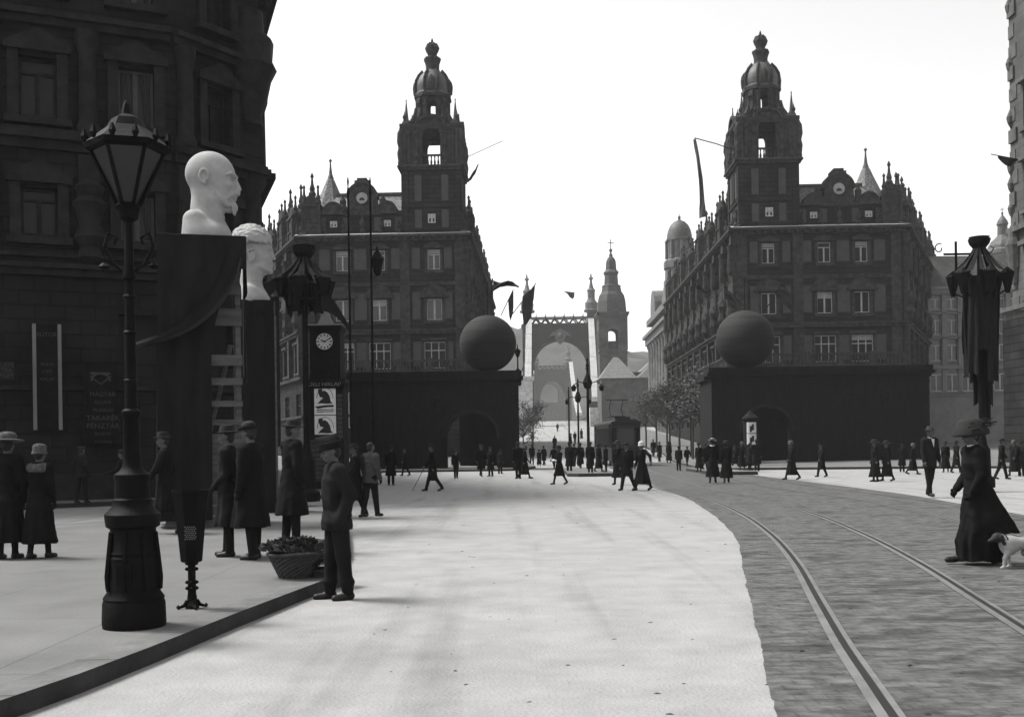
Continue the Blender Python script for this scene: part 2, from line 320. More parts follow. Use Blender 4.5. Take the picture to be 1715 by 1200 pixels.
def palace(label, loc, rz, sg):
    root = thing('corner_palace', label, 'palace', loc, rz, 'twin domed corner palaces')
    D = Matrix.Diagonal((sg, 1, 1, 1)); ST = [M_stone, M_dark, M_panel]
    FU = [-5.15, .45, 4.15]
    def seg(p0, p1):
        d = Vector((p1[0]-p0[0], p1[1]-p0[1])); L = d.length; d /= L; a = math.atan2(d.y, d.x)
        M = Matrix(((d.x,-d.y,0,p0[0]),(d.y,d.x,0,p0[1]),(0,0,1,0),(0,0,0,1)))
        return D @ M, L, a*sg
    segs = [((-8.3,0),(8.3,0)), ((-8.3,57),(-8.3,0)), ((8.3,0),(27.9,44))]
    rows_f = [(9.5,2.7,2.2,'cross'), (14.4,2.15,1.55,'two'), (19.5,2.05,1.3,'T'), (3.6,3.6,2.4,'cross')]
    wall, corn, mould, bal = MB(), MB(), MB(), MB()
    protos = {}
    def put_win(key, w, h, st, m, p, a, bl=None):
        if key in protos: lift(protos[key], p, rotz=a)
        else: protos[key] = window(root, w, h, st, m, p, a, bl)
    for si, (p0, p1) in enumerate(segs):
        M, L, a = seg(p0, p1); wall.setM(M); corn.setM(M); mould.setM(M); bal.setM(M)
        us = FU if si == 0 else [2.6+i*(L-5.2)/(9 if si == 1 else 7) for i in range(10 if si == 1 else 8)]
        us = us if si == 0 else us
        ops = [(u-w/2, u+w/2, z, z+h) for z, h, w, st in rows_f for u in us]
        if si == 0: ops += [(u-.45, u+.45, 23.9, 24.8) for u in (-.45, 5.05)]
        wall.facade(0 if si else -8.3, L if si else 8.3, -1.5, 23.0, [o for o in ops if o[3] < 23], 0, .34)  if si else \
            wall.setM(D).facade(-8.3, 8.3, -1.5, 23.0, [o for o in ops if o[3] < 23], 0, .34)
        if si == 0: M = D.copy(); [x.setM(M) for x in (corn, mould, bal)]; x0, x1 = -8.3, 8.3
        else: x0, x1 = 0, L
        # windows
        for ri, (z, h, w, st) in enumerate(rows_f):
            for ui, u in enumerate(us):
                pos = M @ Vector((u, .30, z)); bl = None
                if si == 0 and (ri, ui) in ((2,0),(2,2),(1,1),(0,2)): bl = (.2, .3)[ui % 2]
                put_win((ri, bl, si > 0), w, h, st, M_cream if si == 0 else M_trim, pos, a if si else 0, bl)
        # mouldings
        for z, q, h in ((8.6,.35,.35), (13.0,.45,.3), (13.3,.62,.16), (17.9,.2,.25), (18.15,.28,.12), (5.9-1.2,.2,.25)):
            mould.box(x0-.0, x1, -q, -.002, z, z+h)
        for u in us:
            for z, h, w, st in rows_f[:3]:
                mould.box(u-w/2-.26, u-w/2, -.1, -.002, z-.1, z+h); mould.box(u+w/2, u+w/2+.26, -.1, -.002, z-.1, z+h); mould.box(u-w/2-.34, u+w/2+.34, -.22, -.002, z-.36, z-.1)
            z = 16.55; poly_y(mould, half(u, z+.35, 1.35, 12, 0, math.pi, 1.0) , -.3, -.06); mould.box(u-1.5, u+1.5, -.4, -.003, z+.1, z+.35)
            mould.box(u-1.05, u+1.05, -.3, -.003, 21.65, 21.85); poly_y(mould, [(u-1.0,21.85),(u+1.0,21.85),(u+.5,22.15),(u,22.3),(u-.5,22.15)], -.25, -.03)
            mould.box(u-1.3, u+1.3, -.35, -.003, 12.3, 12.55)
        # pale panels between the windows and rusticated strips
        if si == 0:
            for pu0, pu1 in ((-7.0,-6.2), (-3.75,-2.95), (-2.0,-.85), (1.7,2.95), (5.4,6.5)):
                wall.box(pu0, pu1, -.05, -.002, 19.6, 21.7, 2); wall.box(pu0, pu1, -.05, -.002, 14.5, 17.2, 2); wall.box(pu0, pu1, -.05, -.002, 9.7, 12.2, 2)
            for u in (-8.05, -2.45, 7.3): mould.box(u-.25, u+.75, -.16, -.002, 9, 22.6)
        else:
            for i in range(len(us)+1):
                u = (us[i-1]+us[i])/2 if 0 < i < len(us) else (.5 if i == 0 else L-.5)
                mould.box(u-.42, u+.42, -.45, -.002, 9, 22.4); mould.box(u-.55, u+.55, -.58, -.003, 21.5, 22.4)
                mould.lathe([(.3,18.5),(.36,19),(.28,20.8),(.42,21.4)], 8, (u, -.55)); mould.lathe([(.2,13.7),(.5,14.4),(.34,15.2),(.5,15.9),(.1,16.6)], 7, (u, -.6))
        # main cornice with its pale leaded top
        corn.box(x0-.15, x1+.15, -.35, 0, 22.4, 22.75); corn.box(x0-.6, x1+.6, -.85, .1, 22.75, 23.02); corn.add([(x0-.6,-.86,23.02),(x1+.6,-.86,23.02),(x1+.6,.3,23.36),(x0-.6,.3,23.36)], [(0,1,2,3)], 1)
        for i in range(int((x1-x0)/.8)): corn.box(x0+.2+i*.8, x0+.5+i*.8, -.75, -.36, 22.5, 22.74)
        for i in range(int((x1-x0)/1.9)):   # vases and little obelisks along the eaves
            u = x0+.9+i*1.9; k_ = .8+.35*((i*7) % 3)/2
            corn.lathe([(.22,23.3),(.26,23.3+.35*k_),(.13,23.3+.5*k_),(.27,23.3+.85*k_),(.2,23.3+1.15*k_),(.07,23.3+1.3*k_),(.12,23.3+1.45*k_),(.02,23.3+1.75*k_)], 7, (u, .15))
        # balustrade of the long balcony
        if si < 2:
            bal.box(x0, x1, -1.15, -.36, 8.95, 9.2); bal.box(x0, x1, -1.12, -.95, 10.15, 10.32)
            for i in range(int((x1-x0)/.36)): bal.lathe([(.08,9.2),(.1,9.5),(.05,9.8),(.08,10.15)], 5, (x0+.2+i*.36, -1.04))
            for i in range(6): u = x0+.3+i*(x1-x0-.6)/5; bal.box(u-.22, u+.22, -1.2, -.88, 9.2, 10.45)
    wall.setM(D).prism([(-8.28,.4),(8.28,.4),(27.5,44),(27.5,57),(-8.28,57)], 22.98, 23.2)
    wall.box(-2.1, 7.6, .5, 1.0, 23.2, 25.6)          # attic storey
    for pu0, pu1 in ((-1.9,-1.2), (.3,.9), (3.4,4.1), (5.8,6.6)): wall.box(pu0, pu1, .45, .498, 23.6, 25.0, 2)
    mould.setM(D).box(-2.1, 7.6, .3, 1.1, 25.3, 25.6)
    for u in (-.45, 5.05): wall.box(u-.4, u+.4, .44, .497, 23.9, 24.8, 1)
    wall.build('wall', ST, root); corn.build('cornice', [M_trim, M_ledge], root); mould.build('moulding', M_trim, root); bal.build('balcony', M_trim, root)
    for u in (-.45, 5.05): window(root, .7, .6, 'two', M_cream, D @ Vector((u, .43, 24.05)), 0, .55)
    # roofs
    rf = MB(D); rf.add([(-2.1,.9,25.6),(6.2,.9,25.6),(5.2,3.4,27.9),(-2.1,3.4,27.9),(-2.1,12,27.9),(5.2,12,27.9),(-2.1,14,25.6),(6.2,14,25.6)], [(0,1,2,3),(3,2,5,4),(4,5,7,6),(1,7,5,2)])
    rf.prism([(-7.6,7),(7.6,7),(26,45),(26,56),(-7.6,56)], 23.2, 25.2, 0, [(-5,9),(5.5,9),(22,46),(22,54),(-5,54)])
    roof = rf.build('roof', M_roof, root)
    rd = MB(D).box(-2.1, 5.3, 3.2, 3.7, 27.88, 28.15); rd.build('ridge', M_lead, roof)
    g = MB(D); gu = 2.1
    poly_y(g, [(gu-1.7,25.3),(gu-1.5,26.2)]+[(x,z) for x, z in half(gu, 27.0, 1.45, 14)][::-1]+[(gu+1.5,26.2),(gu+1.7,25.3)], .35, 1.5)
    poly_y(g, half(gu, 27.0, 1.62, 14)+half(gu, 27.0, 1.42, 14)[::-1], .2, 1.6); g.box(gu-.75, gu+.75, .25, 1.55, 28.45, 28.75); g.box(gu-1.9, gu+1.9, .2, 1.5, 25.2, 25.5); g.box(gu-.5, gu+.5, .3, 1.5, 28.75, 29.0)
    for s_ in (-1, 1): g.lathe([(.4,25.5),(.5,25.9),(.3,26.4),(.35,26.8),(.05,27.3)], 8, (gu+s_*2.05, .8))
    gb = g.build('gable', M_trim, root)
    oc = MB(D); poly_y(oc, half(gu, 26.95, .62, 24, 0, 2*math.pi)[:-1], .27, .345); oc.build('oculus', M_curtain, gb)
    ocr = MB(D); ocr.tube([(gu+.66*math.cos(i*math.pi/12), .3, 26.95+.66*math.sin(i*math.pi/12)) for i in range(25)], .1, 6); poly_y(ocr, half(gu, 26.7, .28, 10), .2, .26); ocr.build('oculus_ring', M_trim, gb)
    for u in (-.45, 5.05):
        d = MB(D); poly_y(d, half(u, 25.55, .92, 12), .15, 1.6); poly_y(d, half(u, 25.55, 1.05, 12)+half(u, 25.55, .9, 12)[::-1], .05, 1.7); d.box(u-1.0, u+1.0, .1, 1.6, 25.3, 25.56); d.build('dormer', M_trim, root)
    sp = MB(D).lathe([(2.75,25.1),(2.7,25.5),(1.95,26.6),(1.35,27.8),(.8,29.0),(.42,29.9),(.3,30.05)], 8, (6.1,4.6), a0=math.pi/8); spo = sp.build('spire', M_roof, root)
    MB(D).lathe([(.36,30.05),(.2,30.5),(.1,31.3),(.08,31.8),(.2,31.95),(.05,32.15)], 8, (6.1,4.6)).build('finial', M_lead, spo)
    tm = MB(); turret_mb(tm, D @ Matrix.Translation((7.3,.9,23.2)), 1.7, 2.9, 1.0); tm.build('turret', M_trim, root)
    for v in (8.5, 16, 24, 32, 40, 48, 55.5):
        t = MB(); turret_mb(t, D @ Matrix.Translation((-7.5,v,23.2)) @ Matrix.Rotation(-math.pi/2, 4, 'Z'), 2.3, 3.2 if (v//8) % 2 else 2.5, 1.0); t.build('turret', M_trim, root)
    for f in (.1, .22, .36, .5, .64, .78, .92):
        t = MB(); turret_mb(t, D @ Matrix.Translation((8.0+19.6*f-.6,44*f+.6,23.2)) @ Matrix.Rotation(R(66), 4, 'Z'), 2.3, 3.4 if f in (.22,.5,.78) else 2.6, 1.05); t.build('turret', M_trim, root)
    # tower
    tc, tv, hw = -5.05, 2.75, 3.38; T = D @ Matrix.Translation((tc, tv, 0)) @ Matrix.Diagonal((.875,.875,1,1)); S4 = [Matrix.Rotation(i*math.pi/2, 4, 'Z') for i in range(4)]
    t = MB(T)
    t.box(-hw, hw, -hw, hw, 23.2, 29.6)
    for Q in S4:
        t.setM(T @ Q); t.box(-hw, -hw+.7, -hw-.12, -hw+.001, 23.4, 29.4); t.box(hw-.7, hw, -hw-.12, -hw+.001, 23.4, 29.4); t.box(-hw, hw, -hw-.16, -hw+.002, 25.7, 25.95)
        for a in (-1.95, 1.15): t.box(a, a+.8, -hw-.06, -hw, 26.4, 29.0, 2); t.box(a, a+.8, -hw-.06, -hw, 23.7, 25.5, 2)
        t.box(-.9, .9, -hw-.1, -hw, 26.3, 29.2)
        t.box(-.42, .42, -hw-.05, -hw+.0, 24.1, 25.1, 1)
    tower = t.build('tower', ST, root)
    window(tower, .75, .9, 'two', M_cream, D @ Vector((tc, tv-hw*.875-.06, 24.15)), 0, .5)
    c = MB()
    for Q in S4:
        c.setM(T @ Q)
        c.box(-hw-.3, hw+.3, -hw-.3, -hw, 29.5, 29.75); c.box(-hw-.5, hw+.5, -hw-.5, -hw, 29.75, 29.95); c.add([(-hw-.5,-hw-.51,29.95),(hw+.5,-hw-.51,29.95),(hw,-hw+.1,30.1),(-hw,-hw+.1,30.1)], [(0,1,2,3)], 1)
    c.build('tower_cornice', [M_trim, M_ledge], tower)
    b = MB(); bh = 3.3
    for Q in S4:
        b.setM(T @ Q); b.arch(-bh, bh-.8, 29.96, 34.1, 0, 1.05, 33.0, -bh, -bh+.8, n=10)
        for a in (-2.7, -1.75, 1.45, 2.4): b.box(a, a+.38, -bh-.2, -bh+.001, 30.2, 33.6); b.box(a-.1, a+.48, -bh-.26, -bh+.002, 33.2, 33.6)
        b.box(-bh-.3, bh+.3, -bh-.3, -bh, 33.85, 34.2); b.box(-bh, bh, -bh-.2, -bh, 33.65, 33.86)
        poly_y(b, half(0, 33.9, 1.75, 12, 0, math.pi, 1.25)+half(0, 33.9, 1.5, 12, 0, math.pi, .95)[::-1], -bh-.35, -bh+.4)
        poly_y(b, half(0, 34.1, 1.5, 12, 0, math.pi, .8), -bh-.05, -bh+.3)
        b.box(-1.05, 1.05, -bh+.2, -bh+.4, 31.0, 31.18)
        for a in (-.8, -.4, 0, .4, .8): b.lathe([(.1,29.96),(.13,30.4),(.06,30.7),(.1,31.0)], 6, (a, -bh+.3))
        b.lathe([(.5,30),(.5,33.8)], 8, (-bh+.1, -bh+.1))
    b.setM(T).add([(-bh,-bh,34.15),(bh,-bh,34.15),(bh,bh,34.15),(-bh,bh,34.15)], [(0,1,2,3)])
    b.build('belfry', M_trim, tower)
    ur = MB(T)
    for sx in (-1, 1):
        for sy in (-1, 1):
            for a_, b_ in ((3.55, 3.55), (3.55, 1.6), (1.6, 3.55)):
                ur.lathe([(.26,29.95),(.3,30.3),(.16,30.5),(.32,30.9),(.22,31.2),(.08,31.4),(.13,31.6),(.02,31.9)], 7, (sx*a_, sy*b_))
                ur.lathe([(.2,34.15),(.26,34.5),(.12,34.7),(.24,35.0),(.06,35.3),(.02,35.6)], 7, (sx*a_*.86, sy*b_*.86))
            ur.tube([(sx*(3.45+q), sy*(3.45+q), z) for q, z in ((-.2,33.8),(.1,33.2),(.16,32.4),(.02,31.8),(.14,31.2),(.05,30.4))], .3, 6)
            ur.tube([(sx*2.9, sy*2.9, 34.2),(sx*2.3, sy*2.3, 34.6),(sx*1.95, sy*1.95, 35.4),(sx*1.85, sy*1.85, 36.2)], [.3,.34,.24,.14], 6)
    ur.build('ornament', M_trim, tower)
    ob = MB(T)
    for sx in (-1, 1):
        for sy in (-1, 1):
            o = MB(T).lathe([(.55,34.2),(.55,34.5),(.3,34.55),(.32,34.75),(.26,34.8),(.05,36.6),(.09,36.7),(.02,36.85)], 6, (sx*2.85, sy*2.85)); o.build('obelisk', M_lead, tower)
    T = T @ Matrix.Translation((0,0,34.16)) @ Matrix.Diagonal((.94,.94,1.14,1)) @ Matrix.Translation((0,0,-34.16))
    dm = MB()
    for Q in S4:
        dm.setM(T @ Q); dm.arch(-.85, .85, 34.16, 37.25, 0, .48, 36.75, -2.0, -1.5, n=8)
        dm.box(-.85, -.65, -2.12, -1.99, 34.6, 37.0); dm.box(.65, .85, -2.12, -1.99, 34.6, 37.0)
        poly_y(dm, half(0, 37.2, 1.0, 8, 0, math.pi, .55), -2.2, -1.6); dm.box(-1.1, 1.1, -2.25, -1.6, 37.05, 37.3)
        dm.setM(T @ Q @ Matrix.Rotation(math.pi/4, 4, 'Z')); dm.box(-.84, .84, -2.05, -1.6, 34.16, 37.25)
        dm.loft([[(x, y, z) for x, y in ((-.3,-1.9),(.3,-1.9),(.3,-1.9-o),(-.3,-1.9-o))] for z, o in ((34.16,.95),(34.9,.85),(35.5,.45),(36.1,.3),(36.5,.55),(36.9,.5),(37.1,.2))])
        dm.box(-.9, .9, -2.3, -1.6, 37.1, 37.35)
    drum = dm.build('drum', M_trim, tower)
    do = MB(T).lathe([(2.25,37.25),(2.3,37.5),(2.12,37.62),(2.2,38.1),(2.1,38.6),(1.75,39.1),(1.25,39.5),(.95,39.68)], 16, a0=math.pi/16); dome = do.build('dome', M_lead, tower, auto=40)
    ri = MB(T)
    for i in range(8):
        a = i*math.pi/4+math.pi/8; ri.tube([(r*math.cos(a), r*math.sin(a), z) for r, z in ((2.25,37.6),(2.32,38.1),(2.22,38.65),(1.85,39.15),(1.3,39.6))], .16, 6)
        a = i*math.pi/4
        if i % 2 == 0: ri.lathe([(.42,37.55),(.5,38.2),(.4,38.6),(.1,38.95)], 8, (2.05*math.cos(a), 2.05*math.sin(a)))
    ri.build('rib', M_trim, tower)
    MB(T).lathe([(1.0,39.6),(.85,39.9),(.88,40.3),(1.1,40.75),(1.05,40.9),(.62,41.0),(.55,41.25)], 8).build('lantern', M_trim, tower)
    cr = MB(T).lathe([(.6,41.2),(.66,41.4),(.82,41.75),(.72,42.05),(.4,42.2),(.15,42.25),(.1,42.35),(.16,42.5),(.03,42.75)], 12)
    for i in range(6): a = i*math.pi/3; cr.tube([(r*math.cos(a), r*math.sin(a), z) for r, z in ((.66,41.4),(.86,41.8),(.6,42.2),(.1,42.3))], .07, 5)
    cr.build('crown', M_trim, tower)
    return root
AX = Vector((.0264, 1, 0)).normalized()
pr = P(1377.5, 740, 108); pl = P(646, 748, 109)
palace('dark ornate corner palace right of the street with a mirrored domed tower', (pr.x, 108, .0), R(-1.5), 1)
palace('dark ornate corner palace left of the street with the clock kiosk before it', (pl.x, 109, .0), R(-1.5), -1)
# ------------------------------------------------------------------ left corner building
def seg_m(p0, p1):
    d = Vector((p1[0]-p0[0], p1[1]-p0[1])); L = d.length; d /= L
    return Matrix(((d.x,-d.y,0,p0[0]),(d.y,d.x,0,p0[1]),(0,0,1,0),(0,0,0,1))), L, math.atan2(d.y, d.x)
M_old = mat('blackened_stone', .013, .9, .45, .9, .5, None, .15, brick=(1.1,.42,'wall',.035,.8,.6))
M_dimcurtain = mat('grey_net_curtain', .055, .9, .3, 4, .3, None, .1, stretch=(6,6,.4))
M_oldframe = mat('dull_frame_paint', .05, .7, .25, 3, .05)
M_oldglass = mat('dim_window_glass', .01, .35, .3, .7, .06, None, .2)
M_oldtrim = mat('blackened_carving', .013, .85, .6, 2.5, .6, None, .2)
cb = thing('corner_building', 'tall blackened stone corner building rising behind the busts on the left', 'building')
C0, C1, C2, C3 = (-45, 17.3), (-10.4, 33.2), (-8.35, 36.3), (-20.5, 72)
wl, tr = MB(), MB(); WINS = []
HB = 18.0
for si, (p0, p1) in enumerate(((C0, C1), (C1, C2), (C2, C3))):
    M, L, a = seg_m(p0, p1); wl.setM(M); tr.setM(M)
    if si == 0: us = [L-1.0-2.75*i for i in range(11)]
    elif si == 1: us = [L/2]
    else: us = [3+4.2*i for i in range(7)]
    ops = []
    for u in us:
        ops += [(u-.52, u+.52, 11.45, 13.2), (u-.5, u+.5, 7.95, 9.35), (u-.5, u+.5, 15.2, 17.4)]
        if u == us[0] and si < 2: ops.append((u-.6, u+.6, 4.2, 5.7))
    wl.facade(0, L, -.3, HB, ops, 0, .4)
    for z, q, h in ((.0,.25,.9), (6.75,.22,.2), (6.95,.42,.14), (10.45,.24,.25), (10.7,.5,.2), (10.9,.36,.12), (7.3,.15,.12), (3.4,.12,.12), (14.1,.25,.2), (14.3,.45,.16), (HB-.6,.5,.3), (HB-.3,.9,.3)):
        tr.box(-.0, L, -q, -.002, z, z+h)
    for u in us:
        for z, h, w in ((11.45,1.75,1.04), (7.95,1.4,1.0), (15.2,2.2,1.0)):
            WINS.append((M @ Vector((u, .36, z)), a, w, h, si, u == us[0] and si == 0))
            tr.box(u-w/2-.3, u-w/2-.002, -.16, -.002, z-.1, z+h+.1); tr.box(u+w/2+.002, u+w/2+.3, -.16, -.002, z-.1, z+h+.1)
            tr.box(u-w/2-.4, u+w/2+.4, -.3, -.003, z-.3, z-.1); tr.box(u-w/2-.4, u+w/2+.4, -.28, -.003, z+h+.1, z+h+.3)
            poly_y(tr, [(u-w/2-.4,z+h+.3),(u+w/2+.4,z+h+.3),(u,z+h+.8)], -.25, -.003)
        tr.setM(M @ Matrix.Translation((0,0,0)))
        u2 = u-1.38
        if u2 > .4:
            tr.lathe([(.32,10.98),(.36,11.2),(.26,11.4),(.24,13.4),(.34,13.7),(.36,14.08)], 10, (u2, -.1)); tr.box(u2-.3, u2+.3, -.16, -.003, 7.1, 10.4); tr.box(u2-.22, u2+.22, -.2, -.003, 7.9, 9.3)
    for i in range(int(L/2.17)): tr.lathe([(.12,HB-1.3),(.26,HB-1.0),(.3,HB-.62)], 6, (i*2.17+.6, -.3))
# carved oriel on the chamfered corner, with its brackets
Mo, Lo, ao = seg_m(C1, C2); tr.setM(Mo @ Matrix.Translation((Lo-.4, .1, 0)))
tr.lathe([(.25,12.2),(.45,12.4),(.4,12.7),(.6,13.2),(.75,13.9),(.95,14.3),(.8,14.6),(.85,15.2),(.55,15.5),(.5,16.2)], 10)
tr.lathe([(.2,7.0),(.45,7.3),(.34,7.6),(.36,10.1),(.5,10.3),(.55,10.7),(.3,10.9)], 8)
for q in ((C0, C1),):
    M, L, a = seg_m(*q); tr.setM(M)
    for u in (L-2.38,): tr.lathe([(.15,7.1),(.4,7.3),(.28,7.6),(.48,7.9),(.3,8.3),(.42,8.7),(.55,8.9),(.32,9.1),(.45,9.4),(.2,9.6)], 9, (u, -.25))
wl.setM(Matrix()).prism([C0, C1, C2, C3, (-45, 72)], HB-.05, HB, 0)
wl.build('wall', [M_old, M_dark], cb); tr.build('moulding', M_oldtrim, cb, auto=50)
wp = {}
for p, a, w, h, si, cur in WINS:
    kk = (w, h, cur)
    if kk in wp: lift(wp[kk], p, rotz=a); continue
    o = frame_mb(w, h, 'two' if cur else 'T', .08).build('window', M_oldframe if cur else M_oldtrim, cb, loc=p, rotz=a); wp[kk] = o
    MB().box(-w/2+.04, w/2-.04, -.03, -.012, .04, h-.04).build('pane', M_oldglass, o)
    if cur:
        c = MB()
        for x0, x1, dr in ((-w/2+.1, -.12, .05), (.12, w/2-.1, .28)):
            c.loft([[(x0+(x1-x0)*t+dr*k*(1-t)*(.6), -.08-.025*math.sin(t*26), h-.1-(h-.2)*k) for t in [i/16 for i in range(17)]] for k in (0, .5, 1)], 0, False, False)
        c.build('curtain', M_dimcurtain, o)
# showcase and signboards on the wall of the corner building
M, L, a = seg_m(C0, C1)
def on_wall(px, y):                      # point of the main facade seen at a pixel
    d = ray(px, y); n = Vector((-(C1[1]-C0[1]), C1[0]-C0[0], 0)).normalized()
    o = Vector((C0[0], C0[1], 0)); return Vector((0,0,H)) + d*((o-Vector((0,0,H))).dot(n)/d.dot(n))
def board(name, label, cat, x0, x1, y0, y1, m, dep=.12):
    A, B, C = on_wall(x0, y1), on_wall(x1, y1), on_wall((x0+x1)/2, y0); c = (A+B)/2; w = (Vector(B.xy)-Vector(A.xy)).length; h = C.z-c.z
    t = thing(name, label, cat, (c.x, c.y, c.z), a)
    MB().box(-w/2, w/2, -dep-.26, -.255, 0, h).build('backing', m, t)
    return t, w, h
bt, bw_, bh_ = board('showcase', 'tall narrow glazed showcase with pale edges on the dark wall far left', 'showcase', 59, 101, 545, 720, M_iron)
for s_ in (-1, 1): MB().box(s_*bw_/2-.05, s_*bw_/2+.05, -.44, -.25, 0, bh_).build('edge_strip', M_brick2, bt)
M_faint = mat('faded_lettering', .04, .8, .3, 5, 0)
for z, sc, tx in ((.9,.17,'BÚTOR'), (.62,.13,'RUHA'), (.55,.13,'CIPŐ'), (.48,.13,'KALAP')):
    o = text('lettering', tx, sc, M_faint, bt); o.location = (0, -.386, bh_*z)
bt, bw_, bh_ = board('signboard', 'dark signboard with a faint emblem above seven lines of faded lettering', 'sign', 141, 196, 610, 742, M_iron)
for i, (tx, sc) in enumerate((('MAGYAR',.2), ('ÁLLAMI',.16), ('MUNKÁS',.16), ('TAKARÉK',.24), ('PÉNZTÁR',.24), ('BETÉTEK',.13), ('KÖLCSÖN',.11))):
    o = text('lettering', tx, sc*.9, M_faint, bt); o.location = (.05, -.386, bh_*.62-.02-i*.235)
em = MB(); em.box(-.28, .28, -.385, -.38, bh_*.86, bh_*.89)
em.tube([(.26*math.cos(t*.35), -.385, bh_*.78+.22*math.sin(t*.35)) for t in range(10)], .03, 5); em.tube([(-.3,-.385,bh_*.84),(0,-.385,bh_*.74),(.3,-.385,bh_*.84)], .025, 5); em.build('emblem', M_faint, bt)
bt, bw_, bh_ = board('signboard', 'small pale lettered signboard at the far left edge of the wall', 'sign', -8, 24, 607, 636, M_oldtrim)
for i, tx in enumerate(('KÁVÉ', 'TEA', 'RUM')):
    o = text('lettering', tx, .17, M_faint, bt); o.location = (.05, -.386, bh_*(.82-.3*i))
# ------------------------------------------------------------------ buildings along the street and behind
def house(name, label, cat, pts, z1, rows, nb, m, mt, roofm=None, roofh=0, base=-1.5, frame=None, group=None, cornice=.5, gap=None):
    t = thing(name, label, cat, (0,0,0), 0, group); wl, tr = MB(), MB(); protos = {}
    for i, (p0, p1) in enumerate(zip(pts[:-1], pts[1:])):
        M, L, a = seg_m(p0, p1); wl.setM(M); tr.setM(M); n = nb[i]
        us = [L*(j+.5)/n for j in range(n)]
        wl.facade(0, L, base, z1, [(u-w/2, u+w/2, z, z+h) for u in us for z, h, w in rows], 0, .3)
        for u in us:
            for z, h, w in rows:
                kk = (z, h)
                p = M @ Vector((u, .26, z))
                if kk in protos: lift(protos[kk], p, rotz=a)
                else: protos[kk] = window(t, w, h, 'T', frame or M_cream, p, a)
                tr.box(u-w/2-.2, u+w/2+.2, -.22, -.002, z+h+.1, z+h+.3); tr.box(u-w/2-.15, u+w/2+.15, -.16, -.002, z-.22, z-.05)
            u2 = u-L/n/2; tr.box(max(0,u2-.3), u2+.3, -.22, -.002, rows[0][0]-.6, z1-.9)
        tr.box(L-.3, L, -.22, -.002, rows[0][0]-.6, z1-.9)
        tr.box(-.2, L+.2, -cornice, -.002, z1-.35, z1); tr.box(-.1, L+.1, -cornice*.6, -.002, z1-.8, z1-.35); tr.box(0, L, -.3, -.002, rows[0][0]-1.0, rows[0][0]-.6)
        for z, h, w in rows[1:]: tr.box(0, L, -.14, -.002, z-.55, z-.35)
    wl.setM(Matrix()).prism(pts, z1-.4, z1-.01)
    wl.build('wall', [m, M_dark], t); tr.build('moulding', mt, t)
    if roofm:
        c = Vector((sum(p[0] for p in pts)/len(pts), sum(p[1] for p in pts)/len(pts)))
        MB().prism(pts, z1-.002, z1+roofh, 0, [tuple(c+(Vector(p)-c)*.72) for p in pts]).build('roof', roofm, t)
    return t
M_mid = mat('weathered_limestone', .085, .95, .35, .5, .4, None, .1, brick=(1.5,.5,'wall',.02,.85,.8))
M_mid2 = mat('weathered_carving', .10, .95, .4, 1.0, .4)
M_dk = mat('brown_slate', .05, .8, .35, 1.5, .3)
sx = lambda y: 22.9+.0264*(y-108)
hs = house('palace_block', 'tall classical block with giant columns and a domed turret behind the right palace', 'building',
     [(48,168.5),(sx(212)+22,212.0),(sx(212),212.0),(sx(168.5),168.5)][::-1][1:3] and [(sx(212),212.0),(sx(168.5),168.5),(52,168.6)], 24.5, [(8.5,3,1.7),(13.2,2.8,1.6),(17.6,2.6,1.5),(21.3,1.6,1.3)], [9,5], M_mid, M_mid2)
fc = MB(seg_m((sx(212),212.0),(sx(168.5),168.5))[0])
for i in range(10): fc.lathe([(.75,7.4),(.8,8),(.62,8.3),(.55,19.6),(.8,20.3),(.85,20.7)], 12, (1.2+i*4.55, -.9)); fc.box(.3+i*4.55, 2.1+i*4.55, -1.8, -.1, 6.6, 7.4)
fc.box(0, 43.5, -1.9, -.1, 20.7, 21.9); fc.box(-.3, 43.8, -2.4, -.1, 21.9, 22.5); fc.box(0, 43.5, -1.6, -.1, 24.5, 25.6)
fc.build('colonnade', M_mid2, hs, auto=40)
g = MB(seg_m((sx(212),212.0),(sx(168.5),168.5))[0]); poly_y(g, [(.3,24.5)]+[(4.2+3.9*math.cos(math.pi-i*math.pi/10), 27.5+3.6*math.sin(i*math.pi/10)) for i in range(11)]+[(8.1,24.5)], -.8, 5); g.build('gable', M_mid2, hs); g = MB(seg_m((sx(212),212.0),(sx(168.5),168.5))[0]); poly_y(g, [(20,24.5),(20,27),(23,29),(26,27),(26,24.5)], -.8, 4); g.build('gable', M_mid2, hs)
hs.location.x = 2.8
dt = P(1143, 742, 190); z9 = lambda y: 1.55+(742-y)/9.47
d = MB(); d.lathe([(3.0,23),(3.0,z9(470)),(2.75,z9(468)),(2.7,z9(452)),(2.95,z9(450)),(2.95,z9(438)),(2.3,z9(434)),(2.3,z9(405)),(2.55,z9(404)),(2.55,z9(401)),(2.2,z9(400))], 8, a0=math.pi/8)
for i in range(8): q = i*math.pi/4; d.lathe([(.3,z9(434)),(.26,z9(430)),(.24,z9(408)),(.34,z9(405))], 6, (2.35*math.cos(q), 2.35*math.sin(q)))
dm = d.build('dome_turret', M_mid2, hs, loc=(dt.x-2.8, 190, 0))
MB().lathe([(2.25,z9(401)),(2.2,z9(394)),(2.0,z9(386)),(1.6,z9(378)),(1.0,z9(372)),(.3,z9(369)),(.2,z9(366)),(.3,z9(364)),(.06,z9(361)),(.04,z9(356))], 16).build('dome', M_lead, dm, auto=40)
